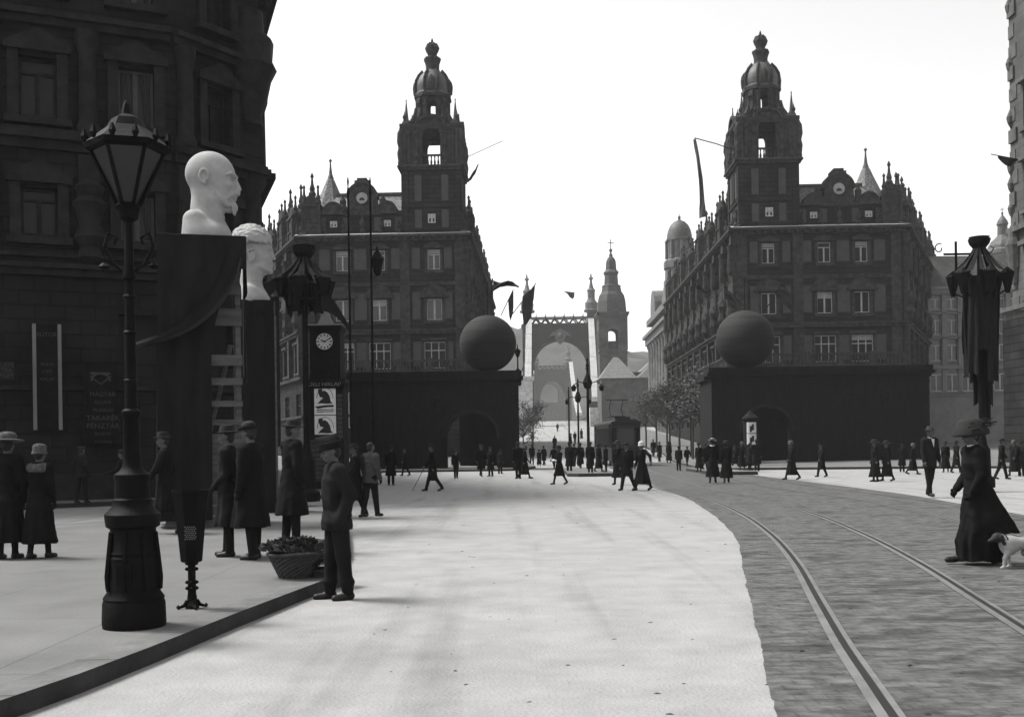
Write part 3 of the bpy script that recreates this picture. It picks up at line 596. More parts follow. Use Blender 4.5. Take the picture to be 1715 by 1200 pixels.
# parish church
s7 = 1800/255; zc = lambda y: 1.55+(743.5-y)/s7; xc = P(1027.5, 743, 255).x
ch = thing('church', 'old parish church with tall onion helm tower and cross by the bridge', 'church', (xc, 255, 0), 0)
cw = MB()
for Q in [Matrix.Rotation(i*math.pi/2, 4, 'Z') for i in range(4)]:
    cw.setM(Q); cw.arch(-3.25, 2.65, zc(586), 31.6, 0, 1.15, zc(560), -3.25, -2.65, n=10); cw.box(-3.25, 2.65, -3.25, -2.65, 3, zc(586)); cw.box(-3.6, 3.6, -3.6, -3.25, 31.6, 32.1); cw.box(-3.8, 3.8, -3.8, -3.25, 32.1, 32.5)
    cw.box(-3.45, 3.45, -3.45, -3.25, zc(592), zc(590)); cw.box(-3.35, -2.6, -3.4, -3.251, zc(588), 31.5); cw.box(2.6, 3.35, -3.4, -3.251, zc(588), 31.5); cw.box(-1.0, 1.0, -2.0, -1.9, zc(586), zc(572)); cw.box(-1.0,1.0,-3.27,-3.25,zc(640),zc(612),1)
cw.setM(Matrix()).box(-2.6, 2.6, -2.6, 2.6, 31, 32); cw.build('tower', [M_mid, M_dark], ch)
MB().lathe([(3.7,32.5),(3.55,zc(515)),(3.45,zc(505)),(3.1,zc(495)),(2.5,zc(489)),(2.3,zc(482)),(2.35,zc(479)),(1.75,zc(477)),(1.6,zc(462)),(1.75,zc(459)),(1.95,zc(457)),(1.75,zc(455)),(1.35,zc(452)),(1.25,zc(443)),(1.2,zc(438)),(.9,zc(433)),(.5,zc(430)),(.4,zc(426)),(.15,zc(423)),(.42,zc(420)),(.42,zc(418)),(.1,zc(416)),(.08,zc(402))], 8, a0=math.pi/8).build('helm', M_dk, ch)
MB().box(-.75, .75, -.08, .08, zc(407.5), zc(406.3)).box(-.09, .09, -.09, .09, zc(416), zc(401)).build('cross', M_iron, ch)
nv = MB(); nv.box(-4, 17, -16, -3.9, 2, zc(640)); nv.box(3.2, 17, -3.9, 20, 2, zc(625)); nv.build('nave_wall', M_mid, ch)
rf = MB(); rf.prism([(-4.4,-16.4),(4,-16.4),(4,-4),(-4.4,-4)], zc(640), zc(604), 0, [(-.7,-10.6),(.3,-10.6),(.3,-9.6),(-.7,-9.6)])
rf.add([(4,-16.4,zc(640)),(17.4,-16.4,zc(640)),(17.4,20,zc(640)),(4,20,zc(640)),(13,-11,zc(584)),(13,16,zc(584)),(17,-11,zc(584)),(17,16,zc(584))], [(0,1,6,4),(0,4,5,3),(4,6,7,5),(3,5,7,2),(1,2,7,6)]); rf.build('roof', M_roof, ch)
# bank of buildings on the right, behind
xl, xr = P(1530, 736, 132).x, P(1690, 734, 132).x; s13 = 1800/132; zb = lambda y: 1.55+(735.5-y)/s13
house('university_block', 'pale grey four storey block with slate roof behind the right street lamp', 'building', [(xl,132),(xr+2,132),(xr+2,160)],
      zb(480), [(zb(604),2.6,1.5),(zb(560),2.4,1.4),(zb(518),1.7,1.3),(zb(655),2.8,1.5)], [7,4], M_brick2, M_brick2, M_dk, 4.2)
us = thing('university_church', 'distant church dome with lantern showing beyond the right street lamp', 'church', (P(1684,735,185).x, 185, 0))
s9 = 1800/185; zu = lambda y: 1.55+(734-y)/s9
MB().lathe([(3.2,-1),(3.2,zu(455)),(2.9,zu(452)),(2.7,zu(428)),(2.9,zu(426)),(2.9,zu(420)),(2.3,zu(416))], 12).build('drum', M_mid2, us)
MB().lathe([(2.6,zu(420)),(2.4,zu(412)),(1.9,zu(404)),(1.2,zu(398)),(.85,zu(394)),(.8,zu(378)),(1.0,zu(376)),(.8,zu(370)),(.4,zu(364)),(.12,zu(360)),(.2,zu(357)),(.05,zu(354)),(.04,zu(347))], 12).build('dome', M_lead, us)
MB().box(-.35,.35,-.04,.04,zu(351),zu(350)).build('cross', M_iron, us)
# pale building at the right edge
eb = thing('edge_building', 'pale sunlit building with bossed quoins at the right edge', 'building')
XE = 29.0; M_edge = mat('pale_stucco', .075, .9, .25, .7, .4, None, .1, brick=(1.2,.5,'wall',.03,.9,.75)); M_edgetrim = mat('pale_carving', .07, .9, .4, 2, .4)
wl, tr = MB(), MB(); M, L, a = seg_m((XE, 62.0), (XE, 18))
us = [2.2+4.2*i for i in range(10)]; rows = [(9.5,2.8,1.3),(14.4,2.6,1.3),(19,2.4,1.2),(4.2,2.8,1.5)]
wl.setM(M).facade(0, L, 8.5, 31, [(u-w/2, u+w/2, z, z+h) for u in us for z, h, w in rows if z > 8], 0, .3); wl.facade(0, L, -.2, 8.5, [(u-w/2, u+w/2, z, z+h) for u in us for z, h, w in rows if z < 8], 0, .3, 2)
wl.setM(Matrix()).facade(XE, XE+30, -.2, 31, [], 62.0, .3, 2); wl.box(XE+.001, XE+30, 18, 61.99, 30.5, 31.2)
tr.setM(M); pr_ = {}
for u in us:
    for z, h, w in rows:
        p = M @ Vector((u, .26, z))
        if (z, h) in pr_: lift(pr_[(z, h)], p, rotz=a)
        else: pr_[(z, h)] = window(eb, w, h, 'T', M_cream, p, a)
        tr.box(u-w/2-.25, u+w/2+.25, -.3, -.002, z+h+.1, z+h+.35); tr.box(u-w/2-.2, u+w/2+.2, -.2, -.002, z-.25, z-.05)
for i in range(25): tr.box(.0, .9 if i % 2 else .65, -.05-(.07 if i % 3 == 0 else 0), -.002, .5+i*1.2, 1.25+i*1.2)
tr.box(0, L, -.5, -.002, 8.3, 8.7); tr.box(0, L, -.9, -.002, 30.3, 30.9); tr.box(0, L, -.35, -.002, 13.3, 13.6); [tr.lathe([(.05,z),(.2,z+.3),(.26,z+.6),(.14,z+.9),(.05,z+1.1)], 8, (.15, -.02)) for z in (14.2,15.6,16.6,19.4,22.5,25.8)]; tr.lathe([(.2,10.4),(.3,11.2),(.4,12),(.5,12.6),(.35,13),(.3,13.5),(.1,13.9)], 10, (.5, -.1))
tr.box(.0, 12, -.8, -.5, 8.75, 9.0); tr.box(0, 3, -.6, -.002, -.2, 8.3, 1)
wl.build('wall', [M_edge, M_dark, M_old], eb); tr.build('moulding', [M_edgetrim, M_stone], eb)
fp = thing('flag_bracket', 'dark pennant on a bracket pole high on the right edge building', 'flag', (XE-.1, 60.5, 17.2))
MB().tube([(0,0,0),(-1.7,0,.35)], .025, 6).build('pole', M_iron, fp)
fl = MB(); fl.loft([[( -1.3+1.1*t, .06*math.sin(t*7+k*2), .26-.2*t-k*(.1+.42*math.sin(math.pi*min(1,t*1.05))*(1 if t<.8 else .75))) for t in [i/12 for i in range(13)]] for k in (0,.5,1)], 0, False, False); fl.build('cloth', M_cloth2, fp)
# ------------------------------------------------------------------ suspension bridge and far bank
br = thing('suspension_bridge', 'chain suspension bridge with arched portal pylons at the end of the street', 'bridge')
def pylon(cx, Y, zt, zcrown, zsp, rise, zd, hw, lw, zbase):
    M = Matrix.Translation((cx, Y, 0)); pm = MB(M)
    pm.arch(-hw-lw, hw+lw, zbase, zt-2.2, 0, hw, zsp, -2, 2, rise=rise, n=18)
    for s_ in (-1, 1):
        pm.box(s_*(hw+lw*.1), s_*(hw+lw*.9), -2.3, 2.3, zbase, zt+1.5); pm.box(s_*(hw-.2), s_*(hw+lw+.3), -2.6, 2.6, zt-2.6, zt-2); pm.box(s_*(hw-.4), s_*(hw+lw+.3), -2.7, 2.7, zsp-.6, zsp)
    pm.box(-hw-lw, hw+lw, -2.4, 2.4, zt-2.4, zt-1.8)
    for i in range(19): pm.box(-hw+i*hw/9-.1, -hw+i*hw/9+.1, -2.12, -2, zsp+rise*math.sqrt(max(0,1-((i-9)/9)**2))+.6, zt-2.4)
    A = [(-hw*1.0*math.cos(math.pi*i/18), zsp+rise*math.sin(math.pi*i/18)) for i in range(19)]
    pm.tube([(x, -2.1, z) for x, z in A], .4, 6)
    o = pm.build('pylon', M_steel, br)
    tm = MB(M); x0, x1 = -hw-.3, hw+.3; n = 6
    for y in (-2, 2):
        tm.box(x0, x1, y-.2, y+.2, zt-.3, zt+.1); tm.box(x0, x1, y-.2, y+.2, zt-2, zt-1.7)
        for i in range(n):
            a, b = x0+(x1-x0)*i/n, x0+(x1-x0)*(i+1)/n; m_ = (a+b)/2
            tm.tube([(a,y,zt-1.8),(m_,y,zt-.2)], .2, 4); tm.tube([(m_,y,zt-.2),(b,y,zt-1.8)], .2, 4); tm.box(m_-.1, m_+.1, y-.1, y+.1, zt+.1, zt+.9)
    tm.build('truss', M_steel, o)
    for s_ in (-1, 1):
        MB(M).lathe([(2.0,zt+1.5),(2.2,zt+2.0),(1.7,zt+2.3),(1.8,zt+4),(1.3,zt+4.6),(1.0,zt+5.2),(1.05,zt+7.2),(1.25,zt+7.5),(.7,zt+8.2),(.35,zt+9.6),(.3,zt+10.4),(.75,zt+10.9),(.3,zt+11.3),(.1,zt+12.3)], 8, (s_*(hw+lw*.5), 0)).build('pinnacle', M_mid2, o)
    return o
py1 = pylon(13.75, 300, 37.0, 30.4, 23.2, 7.4, 8.4, 7.5, 2.9, 2)
pylon(22.6, 592, 45.0, 38, 25, 12, 10, 7.4, 3.0, -7)
em = MB(Matrix.Translation((13.75, 297.6, 0))); poly_y(em, [(-3.2,31.4),(-2.2,32.6),(0,33.8),(2.2,32.6),(3.2,31.4),(1.6,31.9),(1.1,30.2),(0,29.3),(-1.1,30.2),(-1.6,31.9)], -.6, 0); em.lathe([(.05,31.0),(.7,31.4),(.7,32.2),(.05,32.7)], 8, (0,-.6)); em.build('carved_arms', M_mid2, br)
dk = MB(); dk.add([(6,298,8.5),(22,298,8.5),(30,600,10.5),(14,600,10.5),(6,298,7),(22,298,7),(30,600,9),(14,600,9)], [(0,1,2,3),(4,7,6,5),(0,4,5,1),(1,5,6,2),(0,3,7,4)])
dk.build('deck', M_ground, br)
for s_ in (-1, 1):
    r = MB(); A, B = Vector((14+s_*7.7, 298, 8.5)), Vector((22+s_*7.7, 600, 10.5))
    r.tube([A+Vector((0,0,1.2)), B+Vector((0,0,1.2))], .12, 4)
    for i in range(61): q = A+(B-A)*i/60; r.box(q.x-.06, q.x+.06, q.y-.06, q.y+.06, q.z, q.z+1.2)
    r.build('railing', M_steel, br)
def chain(A, B, sag, w=1.2, n=10):
    m = MB(); pts = [A+(B-A)*i/n-Vector((0,0,sag*4*(i/n)*(1-i/n))) for i in range(n+1)]
    for o in (-w*.27, w*.27):
        for a, b in zip(pts[:-1], pts[1:]):
            for k in (0, .06):
                a_, b_ = a+Vector((o+k,0,0)), b+Vector((o+k,0,0)); q = .42
                m.add([(a_.x-w*.23,a_.y,a_.z-q),(a_.x+w*.23,a_.y,a_.z-q),(b_.x+w*.23,b_.y,b_.z-q),(b_.x-w*.23,b_.y,b_.z-q),(a_.x-w*.23,a_.y,a_.z+q),(a_.x+w*.23,a_.y,a_.z+q),(b_.x+w*.23,b_.y,b_.z+q),(b_.x-w*.23,b_.y,b_.z+q)], [(0,3,2,1),(4,5,6,7),(0,1,5,4),(1,2,6,5),(2,3,7,6),(3,0,4,7)])
    for a in pts: m.box(a.x-w*.55, a.x+w*.55, a.y-.15, a.y+.15, a.z-.5, a.z+.5)
    return m.build('chain', M_chain, br)
for s_, px, py, Y in ((-1, 884, 634, 258), (1, 997, 668, 250)): chain(Vector((13.75+s_*8.6, 297.5, 36.0)), P(px, py, Y), .6, 1.5, 4)
chain(P(956, 607, 588), P(970, 693, 380), 3, 1.9, 12)
chain(P(893, 607, 588), P(876, 693, 380), 3, 1.9, 12)
ab = MB(); q = P(881, 640, 258); ab.box(q.x-1.8, q.x+1.5, 255, 259, 4, q.z+.3); ab.box(q.x-2.2, q.x+1.9, 254.6, 259.4, q.z+.3, q.z+1.2); ab.build('anchorage', M_ledge, br); ab = MB(); q = P(999, 690, 250); ab.box(q.x-1.8, q.x+1.8, 246, 251, 4, q.z+1); ab.build('anchorage', M_ledge, br)
# terrace with fountain wall below the hill
tx = P(922, 744, 640).x; tr_ = thing('hill_terrace', 'pale stone terrace with arched fountain wall under the hill seen through the portal', 'terrace', (tx, 640, 6))
zt = lambda y: 1.55+(744.6-y)/2.81-6
MB().box(-11, 12, 0, 9, -2, zt(678)).box(-11, 12, -.5, 9.5, zt(678), zt(673)).build('terrace_wall', M_mid2, tr_)
MB().arch(-9, 9, zt(673), zt(640), 0, 5, zt(655), 8, 11).box(-10,10,7.6,11.4,zt(640),zt(636)).build('fountain_arch', M_mid2, tr_)
st = MB(); [st.box(-14+i*.5, 14-i*.5, -14+i*1.4, -.6, -2, -.5+i*.5) for i in range(9)]; st.build('stairs', M_mid2, tr_)
# ------------------------------------------------------------------ soft solid modelling: blended volumes turned into one skin
def vol(prims, h, pad=.06, noise_f=None):
    """prims: (kind, a, b, r, mat, k[, op]) ; cap: a,b points r=(ra,rb); ell: a centre, b radii; loft: a=[(z,rx,ry,cx,cy)], b=(folds,amp,z0)"""
    lo, hi = np.full(3, 1e9), np.full(3, -1e9); bb = []
    for p in prims:
        if p[0] == 'cap': c = np.array([p[1], p[2]]); m = max(p[3]); a, b = c.min(0)-m, c.max(0)+m
        elif p[0] == 'ell': a, b = np.array(p[1])-np.array(p[2]), np.array(p[1])+np.array(p[2])
        else:
            q = np.array(p[1]); mx = 1.25; a = np.array([(q[:,3]-q[:,1]*mx).min(), (q[:,4]-q[:,2]*mx).min(), q[:,0].min()]); b = np.array([(q[:,3]+q[:,1]*mx).max(), (q[:,4]+q[:,2]*mx).max(), q[:,0].max()])
        bb.append((a, b))
        if len(p) < 7 or p[6] == '+': lo, hi = np.minimum(lo, a), np.maximum(hi, b)
    lo -= pad; hi += pad; n = np.ceil((hi-lo)/h).astype(int)+1
    D = np.full(n, .5, np.float32); B = np.full(n, .5, np.float32); I = np.zeros(n, np.int8)
    ax = [lo[i]+h*np.arange(n[i]) for i in range(3)]
    for p, (a, b) in zip(prims, bb):
        k = p[5]; mg = k+2.5*h
        i0 = np.maximum(0, np.floor((a-mg-lo)/h).astype(int)); i1 = np.minimum(n, np.ceil((b+mg-lo)/h).astype(int)+1)
        if (i1 <= i0).any(): continue
        sl = tuple(slice(i0[i], i1[i]) for i in range(3))
        X, Y, Z = np.meshgrid(*[ax[i][sl[i]] for i in range(3)], indexing='ij')
        if p[0] == 'cap':
            A, Bv = np.array(p[1]), np.array(p[2]); d = Bv-A; L2 = max(1e-9, d.dot(d))
            t = np.clip(((X-A[0])*d[0]+(Y-A[1])*d[1]+(Z-A[2])*d[2])/L2, 0, 1)
            q = np.sqrt((X-A[0]-t*d[0])**2+(Y-A[1]-t*d[1])**2+(Z-A[2]-t*d[2])**2)-(p[3][0]+(p[3][1]-p[3][0])*t)
        elif p[0] == 'ell':
            c, r = p[1], p[2]; q = (np.sqrt(((X-c[0])/r[0])**2+((Y-c[1])/r[1])**2+((Z-c[2])/r[2])**2)-1)*min(r)
        else:
            t = np.array(p[1]); t = t[np.argsort(t[:,0])]; z = Z[0,0]
            g = [np.interp(z, t[:,0], t[:,j])[None,None,:] for j in (1,2,3,4)]
            th = np.arctan2((Y-g[3])/g[1], (X-g[2])/g[0]); f = 1.0
            if p[2]: nf, am, z0 = p[2]; f = 1+am*np.clip((z0-Z)/max(.05, z0-t[0,0]), 0, 1)*(np.sin(nf*th+3*Z)+.5*np.sin((nf*2-3)*th-5*Z+1))
            q = (np.sqrt(((X-g[2])/g[0])**2+((Y-g[3])/g[1])**2)-f)*np.minimum(g[0], g[1])
            q = np.maximum(q, np.maximum(t[0,0]-Z, Z-t[-1,0]))
        D0 = D[sl]
        if len(p) > 6 and p[6] == '-':
            hh = np.maximum(k-np.abs(D0+q), 0)/max(k, 1e-6); D[sl] = np.maximum(D0, -q)+hh*hh*k*.25; continue
        hh = np.maximum(k-np.abs(D0-q), 0)/max(k, 1e-6); D[sl] = np.minimum(D0, q)-hh*hh*k*.25
        m = q < B[sl]; B[sl][m] = q[m]; I[sl][m] = p[4]
    if noise_f is not None:
        X, Y, Z = np.meshgrid(*ax, indexing='ij'); D += noise_f(X, Y, Z).astype(np.float32)
    return nets(D, I, lo, h)
def nets(D, I, lo, h):
    n = np.array(D.shape); s = D < 0; m = n-1
    cnt = np.zeros(m, np.int8); acc = np.zeros((*m, 3), np.float32)
    sl = lambda o: tuple(slice(o[i], o[i]+m[i]) for i in range(3))
    C = [(i, j, k) for i in (0,1) for j in (0,1) for k in (0,1)]
    for a in C:
        for ax_ in range(3):
            if a[ax_]: continue
            b = list(a); b[ax_] = 1; Da, Db = D[sl(a)], D[sl(b)]; x = (Da < 0) != (Db < 0)
            t = np.where(x, Da/np.where(x, Da-Db, 1), 0); cnt += x
            for q in range(3): acc[..., q] += np.where(x, a[q]+(t if q == ax_ else 0), 0)
    act = cnt > 0; idx = np.full(m, -1, np.int64); idx[act] = np.arange(act.sum())
    ii = np.argwhere(act); V = lo+(ii+acc[act]/cnt[act][:,None])*h
    Fs, Ms = [], []
    for ax_ in range(3):
        o1 = [0,0,0]; o1[ax_] = 1; u, v = [(1,2),(2,0),(0,1)][ax_]
        A = s[tuple(slice(0, n[i]-o1[i]) for i in range(3))]; Bq = s[tuple(slice(o1[i], n[i]) for i in range(3))]
        e = np.argwhere(A != Bq); e = e[(e[:,u] > 0) & (e[:,v] > 0) & (e[:,u] < m[u]) & (e[:,v] < m[v])]
        if not len(e): continue
        def cell(du, dv): c = e.copy(); c[:,u] += du; c[:,v] += dv; return idx[c[:,0], c[:,1], c[:,2]]
        q = np.stack([cell(-1,-1), cell(0,-1), cell(0,0), cell(-1,0)], 1)
        ins = s[e[:,0], e[:,1], e[:,2]]; q[~ins] = q[~ins][:, ::-1]; Fs.append(q); Ms.append(I[e[:,0], e[:,1], e[:,2]])
    return V, np.concatenate(Fs), np.concatenate(Ms)
def vol_obj(name, prims, h, mats, parent=None, relax=1, noise_f=None):
    V, Fq, Mi = vol(prims, h, noise_f=noise_f)
    for _ in range(relax):               # light smoothing of the skin
        S_ = np.zeros_like(V); c = np.zeros(len(V))
        for i in range(4): a, b = Fq[:, i], Fq[:, (i+1) % 4]; np.add.at(S_, a, V[b]); np.add.at(c, a, 1); np.add.at(S_, b, V[a]); np.add.at(c, b, 1)
        V = V*.5+.5*S_/np.maximum(c, 1)[:, None]
    me = bpy.data.meshes.new(name); me.vertices.add(len(V)); me.vertices.foreach_set('co', V.astype(np.float32).ravel())
    me.loops.add(Fq.size); me.loops.foreach_set('vertex_index', Fq.ravel().astype(np.int32)); me.polygons.add(len(Fq))
    me.polygons.foreach_set('loop_start', np.arange(0, Fq.size, 4, dtype=np.int32)); me.polygons.foreach_set('loop_total', np.full(len(Fq), 4, np.int32))
    for m in (mats if isinstance(mats, (list, tuple)) else [mats]): me.materials.append(m)
    me.polygons.foreach_set('material_index', Mi.astype(np.int32)); me.polygons.foreach_set('use_smooth', np.ones(len(Fq), bool)); me.update(); me.validate()
    o = bpy.data.objects.new(name, me); COL.objects.link(o)
    if parent: o.parent = parent
    return o
cap = lambda a, b, ra, rb=None, m=0, k=.02, op='+': ('cap', a, b, (ra, rb if rb is not None else ra), m, k, op)
ell = lambda c, r, m=0, k=.02, op='+': ('ell', c, r, m, k, op) if False else ('ell', c, r, None, m, k, op)
lof = lambda t, folds=None, m=0, k=.02: ('loft', t, folds, None, m, k, '+')

# ------------------------------------------------------------------ colossal busts and their pedestals
def bust(label, base, s, px0, y0, kind):
    B = lambda px, y, yy=0.0: ((px-px0)/s, yy, (y0-y)/s); q = 1.0/s; pr = []
    if kind == 1:
        pr += [ell(B(353,281), (40*q,.34,38*q)), ell(B(374,303), (21*q,.25,36*q), k=.12), ell(B(371,324), (19*q,.21,17*q), k=.08), ell(B(360,322),(18*q,.26,16*q),k=.1)]
        pr += [cap(B(345,318), B(344,368), .25, .30, k=.12), cap(B(357,330), B(360,372), .16, .2, k=.1)]
        pr += [ell(B(350,392), (40*q,.66,34*q), k=.15), cap(B(332,366,-.42), B(335,396,-.46), .2, .24, k=.15), cap(B(332,366,.42), B(335,396,.46), .2, .24, k=.15)]
        for y in (-1, 1):
            pr += [ell(B(397.5,291.5,y*.135), (.115,.105,.062), k=.03, op='-'), ell(B(385.6,292.4,y*.122), (.05,.062,.042), k=.006), cap(B(390.3,290,y*.07), B(386.5,291.2,y*.19), .018, .016, k=.006), cap(B(389.8,296,y*.08), B(386,295.6,y*.18), .018, .014, k=.008)]
            pr += [cap(B(395.5,285.5,y*.04), B(390.5,283,y*.22), .042, .03, k=.02), cap(B(390.5,283,y*.22), B(384,287,y*.27), .03, .02, k=.02), ell(B(383,303,y*.19), (.085,.06,.06), k=.06)]
            pr += [cap(B(398,312.5,y*.015), B(390.5,316,y*.13), .052, .058, k=.01), cap(B(390.5,316,y*.13), B(383,325,y*.2), .058, .026, k=.01)]
            pr += [ell(B(349,292,y*.335), (.07,.04,.12), k=.01), ell(B(350.5,290.5,y*.385), (.05,.042,.075), k=.01, op='-'), *[cap(B(348.5+7*math.cos(g), 291.5-11*math.sin(g), y*.37), B(348.5+7*math.cos(g+.5), 291.5-11*math.sin(g+.5), y*.37), .026, k=.006) for g in (.2,.7,1.2,1.7,2.2,2.7,3.2,3.7,4.2)], cap(B(355,293,y*.355), B(353,297,y*.36), .024, k=.01), ell(B(349,303,y*.345), (.035,.03,.04), k=.015)]
            pr += [ell(B(396,307.5,y*.055), (.05,.042,.036), k=.03), cap(B(366,316,y*.245), B(384,335,y*.15), .06, .055, k=.03)]
        pr += [cap(B(394.5,288), B(400,304), .034, .048, k=.02), ell(B(401,306), (.04,.048,.04), k=.02)]
        pr += [cap(B(398,318.5,-.1), B(398,318.5,.1), .02, .02, k=.012, op='-'), cap(B(393.5,321.5,-.075), B(393.5,321.5,.075), .032, k=.012), cap(B(397,326,-.1), B(397,326,.1), .026, k=.02, op='-')]
        r = random.Random(9)
        pr += [ell(B(389,333), (7.5*q,.135,9*q), k=.03), ell(B(394,337), (4.5*q,.09,6.5*q), k=.02), ell(B(384,342), (8*q,.1,3.5*q), k=.03)]
        for i in range(46): a = r.uniform(-1.3,1.3); z = r.uniform(328,345); pr.append(cap(B(389+6.5*math.cos(a)-abs(z-336)*.25, z, .15*math.sin(a)), B(389+5.5*math.cos(a)-abs(z-332)*.25+1.5, z+5, .13*math.sin(a)), .02, .012, k=.008))
        for y in (-1, 1):
            for i in range(14): z = r.uniform(306,330); pr.append(cap(B(357+(z-306)*.7+r.uniform(-3,5), z, y*(.265-(z-306)*.003)), B(359+(z-306)*.7+r.uniform(-3,5), z+5, y*(.255-(z-306)*.003)), .022, .014, k=.01))
        pr += [cap(B(352,318,-.2), B(372,352,-.1), .05, .04, k=.05), cap(B(352,318,.2), B(372,352,.1), .05, .04, k=.05)]
        nf = None
    else:
        pr += [ell(B(428,411), (27*q,.32,31*q)), ell(B(443,428), (15*q,.24,27*q), k=.1), ell(B(441,441), (14*q,.2,12*q), k=.08)]
        pr += [cap(B(424,432), B(422,480), .2, .27, k=.12), ell(B(424,502), (30*q,.6,26*q), k=.15)]
        pr += [cap(B(420,488,-.4), B(420,505,-.44), .16, .2, k=.15), cap(B(420,488,.4), B(420,505,.44), .16, .2, k=.15)]
        for y in (-1, 1):
            pr += [ell(B(460,417.5,y*.125), (.115,.095,.058), k=.03, op='-'), ell(B(449.6,418.4,y*.115), (.05,.06,.04), k=.006), cap(B(453.5,416.2,y*.07), B(450,417.2,y*.18), .018, .015, k=.006), cap(B(456.5,412.5,y*.035), B(451.5,411,y*.2), .035, .022, k=.02), ell(B(448,428,y*.175), (.075,.055,.06), k=.05)]
            pr += [ell(B(427,428,y*.31), (.075,.05,.125), k=.01), ell(B(429.5,427,y*.362), (.045,.035,.07), k=.012, op='-'), cap(B(421,419,y*.35), B(429,417,y*.35), .028, k=.008), cap(B(420.5,420,y*.35), B(424,437,y*.33), .026, k=.008), cap(B(440,443,y*.2), B(452,450,y*.11), .05, .05, k=.03)]
        pr += [cap(B(456,414), B(460,427), .03, .044, k=.02), ell(B(461,428.5), (.04,.045,.036), k=.015), cap(B(458,436.5,-.085), B(458,436.5,.085), .03, k=.01), cap(B(460.5,439.2,-.08), B(460.5,439.2,.08), .014, k=.008, op='-'), cap(B(457,442,-.07), B(457,442,.07), .034, k=.01), cap(B(459,446,-.09), B(459,446,.09), .02, k=.015, op='-'), ell(B(453,449), (6*q,.11,5.5*q), k=.03)]
        r = random.Random(5)
        pr += [ell(B(420,402), (25*q,.33,24*q), k=.05), ell(B(437,391), (14*q,.22,11*q), k=.04), ell(B(414,420), (16*q,.31,16*q), k=.05)]
        for i in range(150):              # wavy locks
            a = r.uniform(-1.35, 1.35); t = r.uniform(-.2, 2.9); n_ = Vector((math.cos(t+.3)*math.cos(a), math.sin(a), math.sin(t+.3)*math.cos(a)))
            c = Vector(B(424,406)); n_ = n_*r.uniform(1.02,1.12); p = c+Vector((n_.x*29*q, n_.y*.38, n_.z*28.5*q)); n_.normalize()
            if p.x > .14 and p.z < B(0,404)[2]: continue
            if p.x > -.12 and p.z < B(0,417)[2]: continue
            d = Vector((r.uniform(.3,1), r.uniform(-.4,.4), r.uniform(-.6,.1))); d = (d-n_*d.dot(n_)).normalized()*r.uniform(.08,.16)
            pr.append(cap(tuple(p-d), tuple(p+d*.4+n_*.02), .05, .04, k=.008)); pr.append(cap(tuple(p+d*.4+n_*.02), tuple(p+d+n_.cross(d)*.5), .04, .028, k=.008))
        nf = None
    pr.append(ell((0,0,-.6), (2,2,.6), op='-', k=.01)); pr.append(('cap', (-1.0-(.0 if kind == 1 else -.08),-1,.1), (-1.0-(.0 if kind == 1 else -.08),1,.1), ((.56 if kind == 1 else .66),)*2, 0, .01, '-'))
    o = vol_obj('statue_bust', pr, .0165, M_gyps, None, 1, nf); o.location = base; o.rotation_euler.z = R(7 if kind == 1 else 8)
    return tag(o, label, 'bust', 'colossal plaster busts on draped pedestals')
def cloth_sheet(mb, fn, nu=24, nv=14, mat=0):
    mb.loft([[fn(i/nu, j/nv) for i in range(nu+1)] for j in range(nv+1)], mat, False, False)
YB1, YB2 = 19.8, 24.0; s1, s2 = F/YB1, F/YB2
b1 = P(350, 394.5, YB1); b2 = P(430, 503, YB2)
bust('huge white plaster bust of a bald bearded man facing right', (b1.x-.2, YB1+.7, b1.z+.02), s1*.965, 350, 394, 1)
bust('huge white plaster bust with wavy hair facing right', (b2.x-.16, YB2+.6, b2.z+.02), s2*.975, 430, 503, 2)
pd = thing('bust_pedestal', 'tall timber scaffold pedestal with black cloth under the bald bust', 'pedestal', (P(343,800,YB1).x-.2, YB1+.7, .13), R(16))
pw, ph = .72, b1.z-.13
for sx_ in (-1, 1):
    for sy_ in (-1, 1): MB().box(sx_*(pw-.09)-.05, sx_*(pw-.09)+.05, sy_*(pw-.12)-.05, sy_*(pw-.12)+.05, 0, ph-.12).build('post', M_wood, pd)
for z, hh in ((3.72,.32),(2.98,.2),(2.62,.13),(2.22,.11),(1.88,.1),(4.3,.15)): MB().box(-pw+.04, pw-.02, -pw-.0, -pw+.03, z, z+hh).build('slat', M_wood, pd)
br_ = MB().tube([(.1,-.3,1.75),(.5,-.35,3.4)], .05, 5); br_.build('brace', M_wood, pd)
bx = MB()
for i in range(9): bx.box(-pw+.02, pw-.03, -pw-.01, -pw+.03, .02+i*.19, .02+i*.19+.18)
for i in range(9): bx.box(pw-.03, pw, -pw+.02, pw, .02+i*.19, .02+i*.19+.18)
bx.build('plank_panel', M_wood, pd)
MB().box(-pw-.02, pw+.02, -pw-.02, pw+.02, ph-.12, ph-.04).build('deck', M_wood, pd)
cl = MB()
def edge_x(v): return pw-.10-(pw-.26)*ss((v+.02)/.44)      # slanting right-hand edge of the hanging cloth
cloth_sheet(cl, lambda u, v: (-pw-.06+(edge_x(v)+pw+.06)*u-.03*v, -pw-.09-.06*math.sin(u*15+v*2.5+.6*math.sin(v*5))*(.25+.75*v)-.05*v, ph-.01-(ph-.15)*v), 36, 24)
cloth_sheet(cl, lambda u, v: (-pw-.05-.09*v-.03*math.sin(u*12)*v, pw+.05-(2*pw+.11)*u, ph-.01-(ph-.15)*v), 14, 12)
cloth_sheet(cl, lambda u, v: (-pw-.06+(2*pw+.14)*u, -pw-.09-.03*math.sin(u*15+1)*v, ph+.0-(.62+.10*math.sin(u*6.5))*v), 30, 6)
cloth_sheet(cl, lambda u, v: (pw+.07+.03*math.sin(u*11)*v, -pw-.06+(2*pw+.1)*u, ph-.0-(.9+.2*math.sin(u*4))*v-(1.7 if u > .6 else 0)*v), 14, 6)
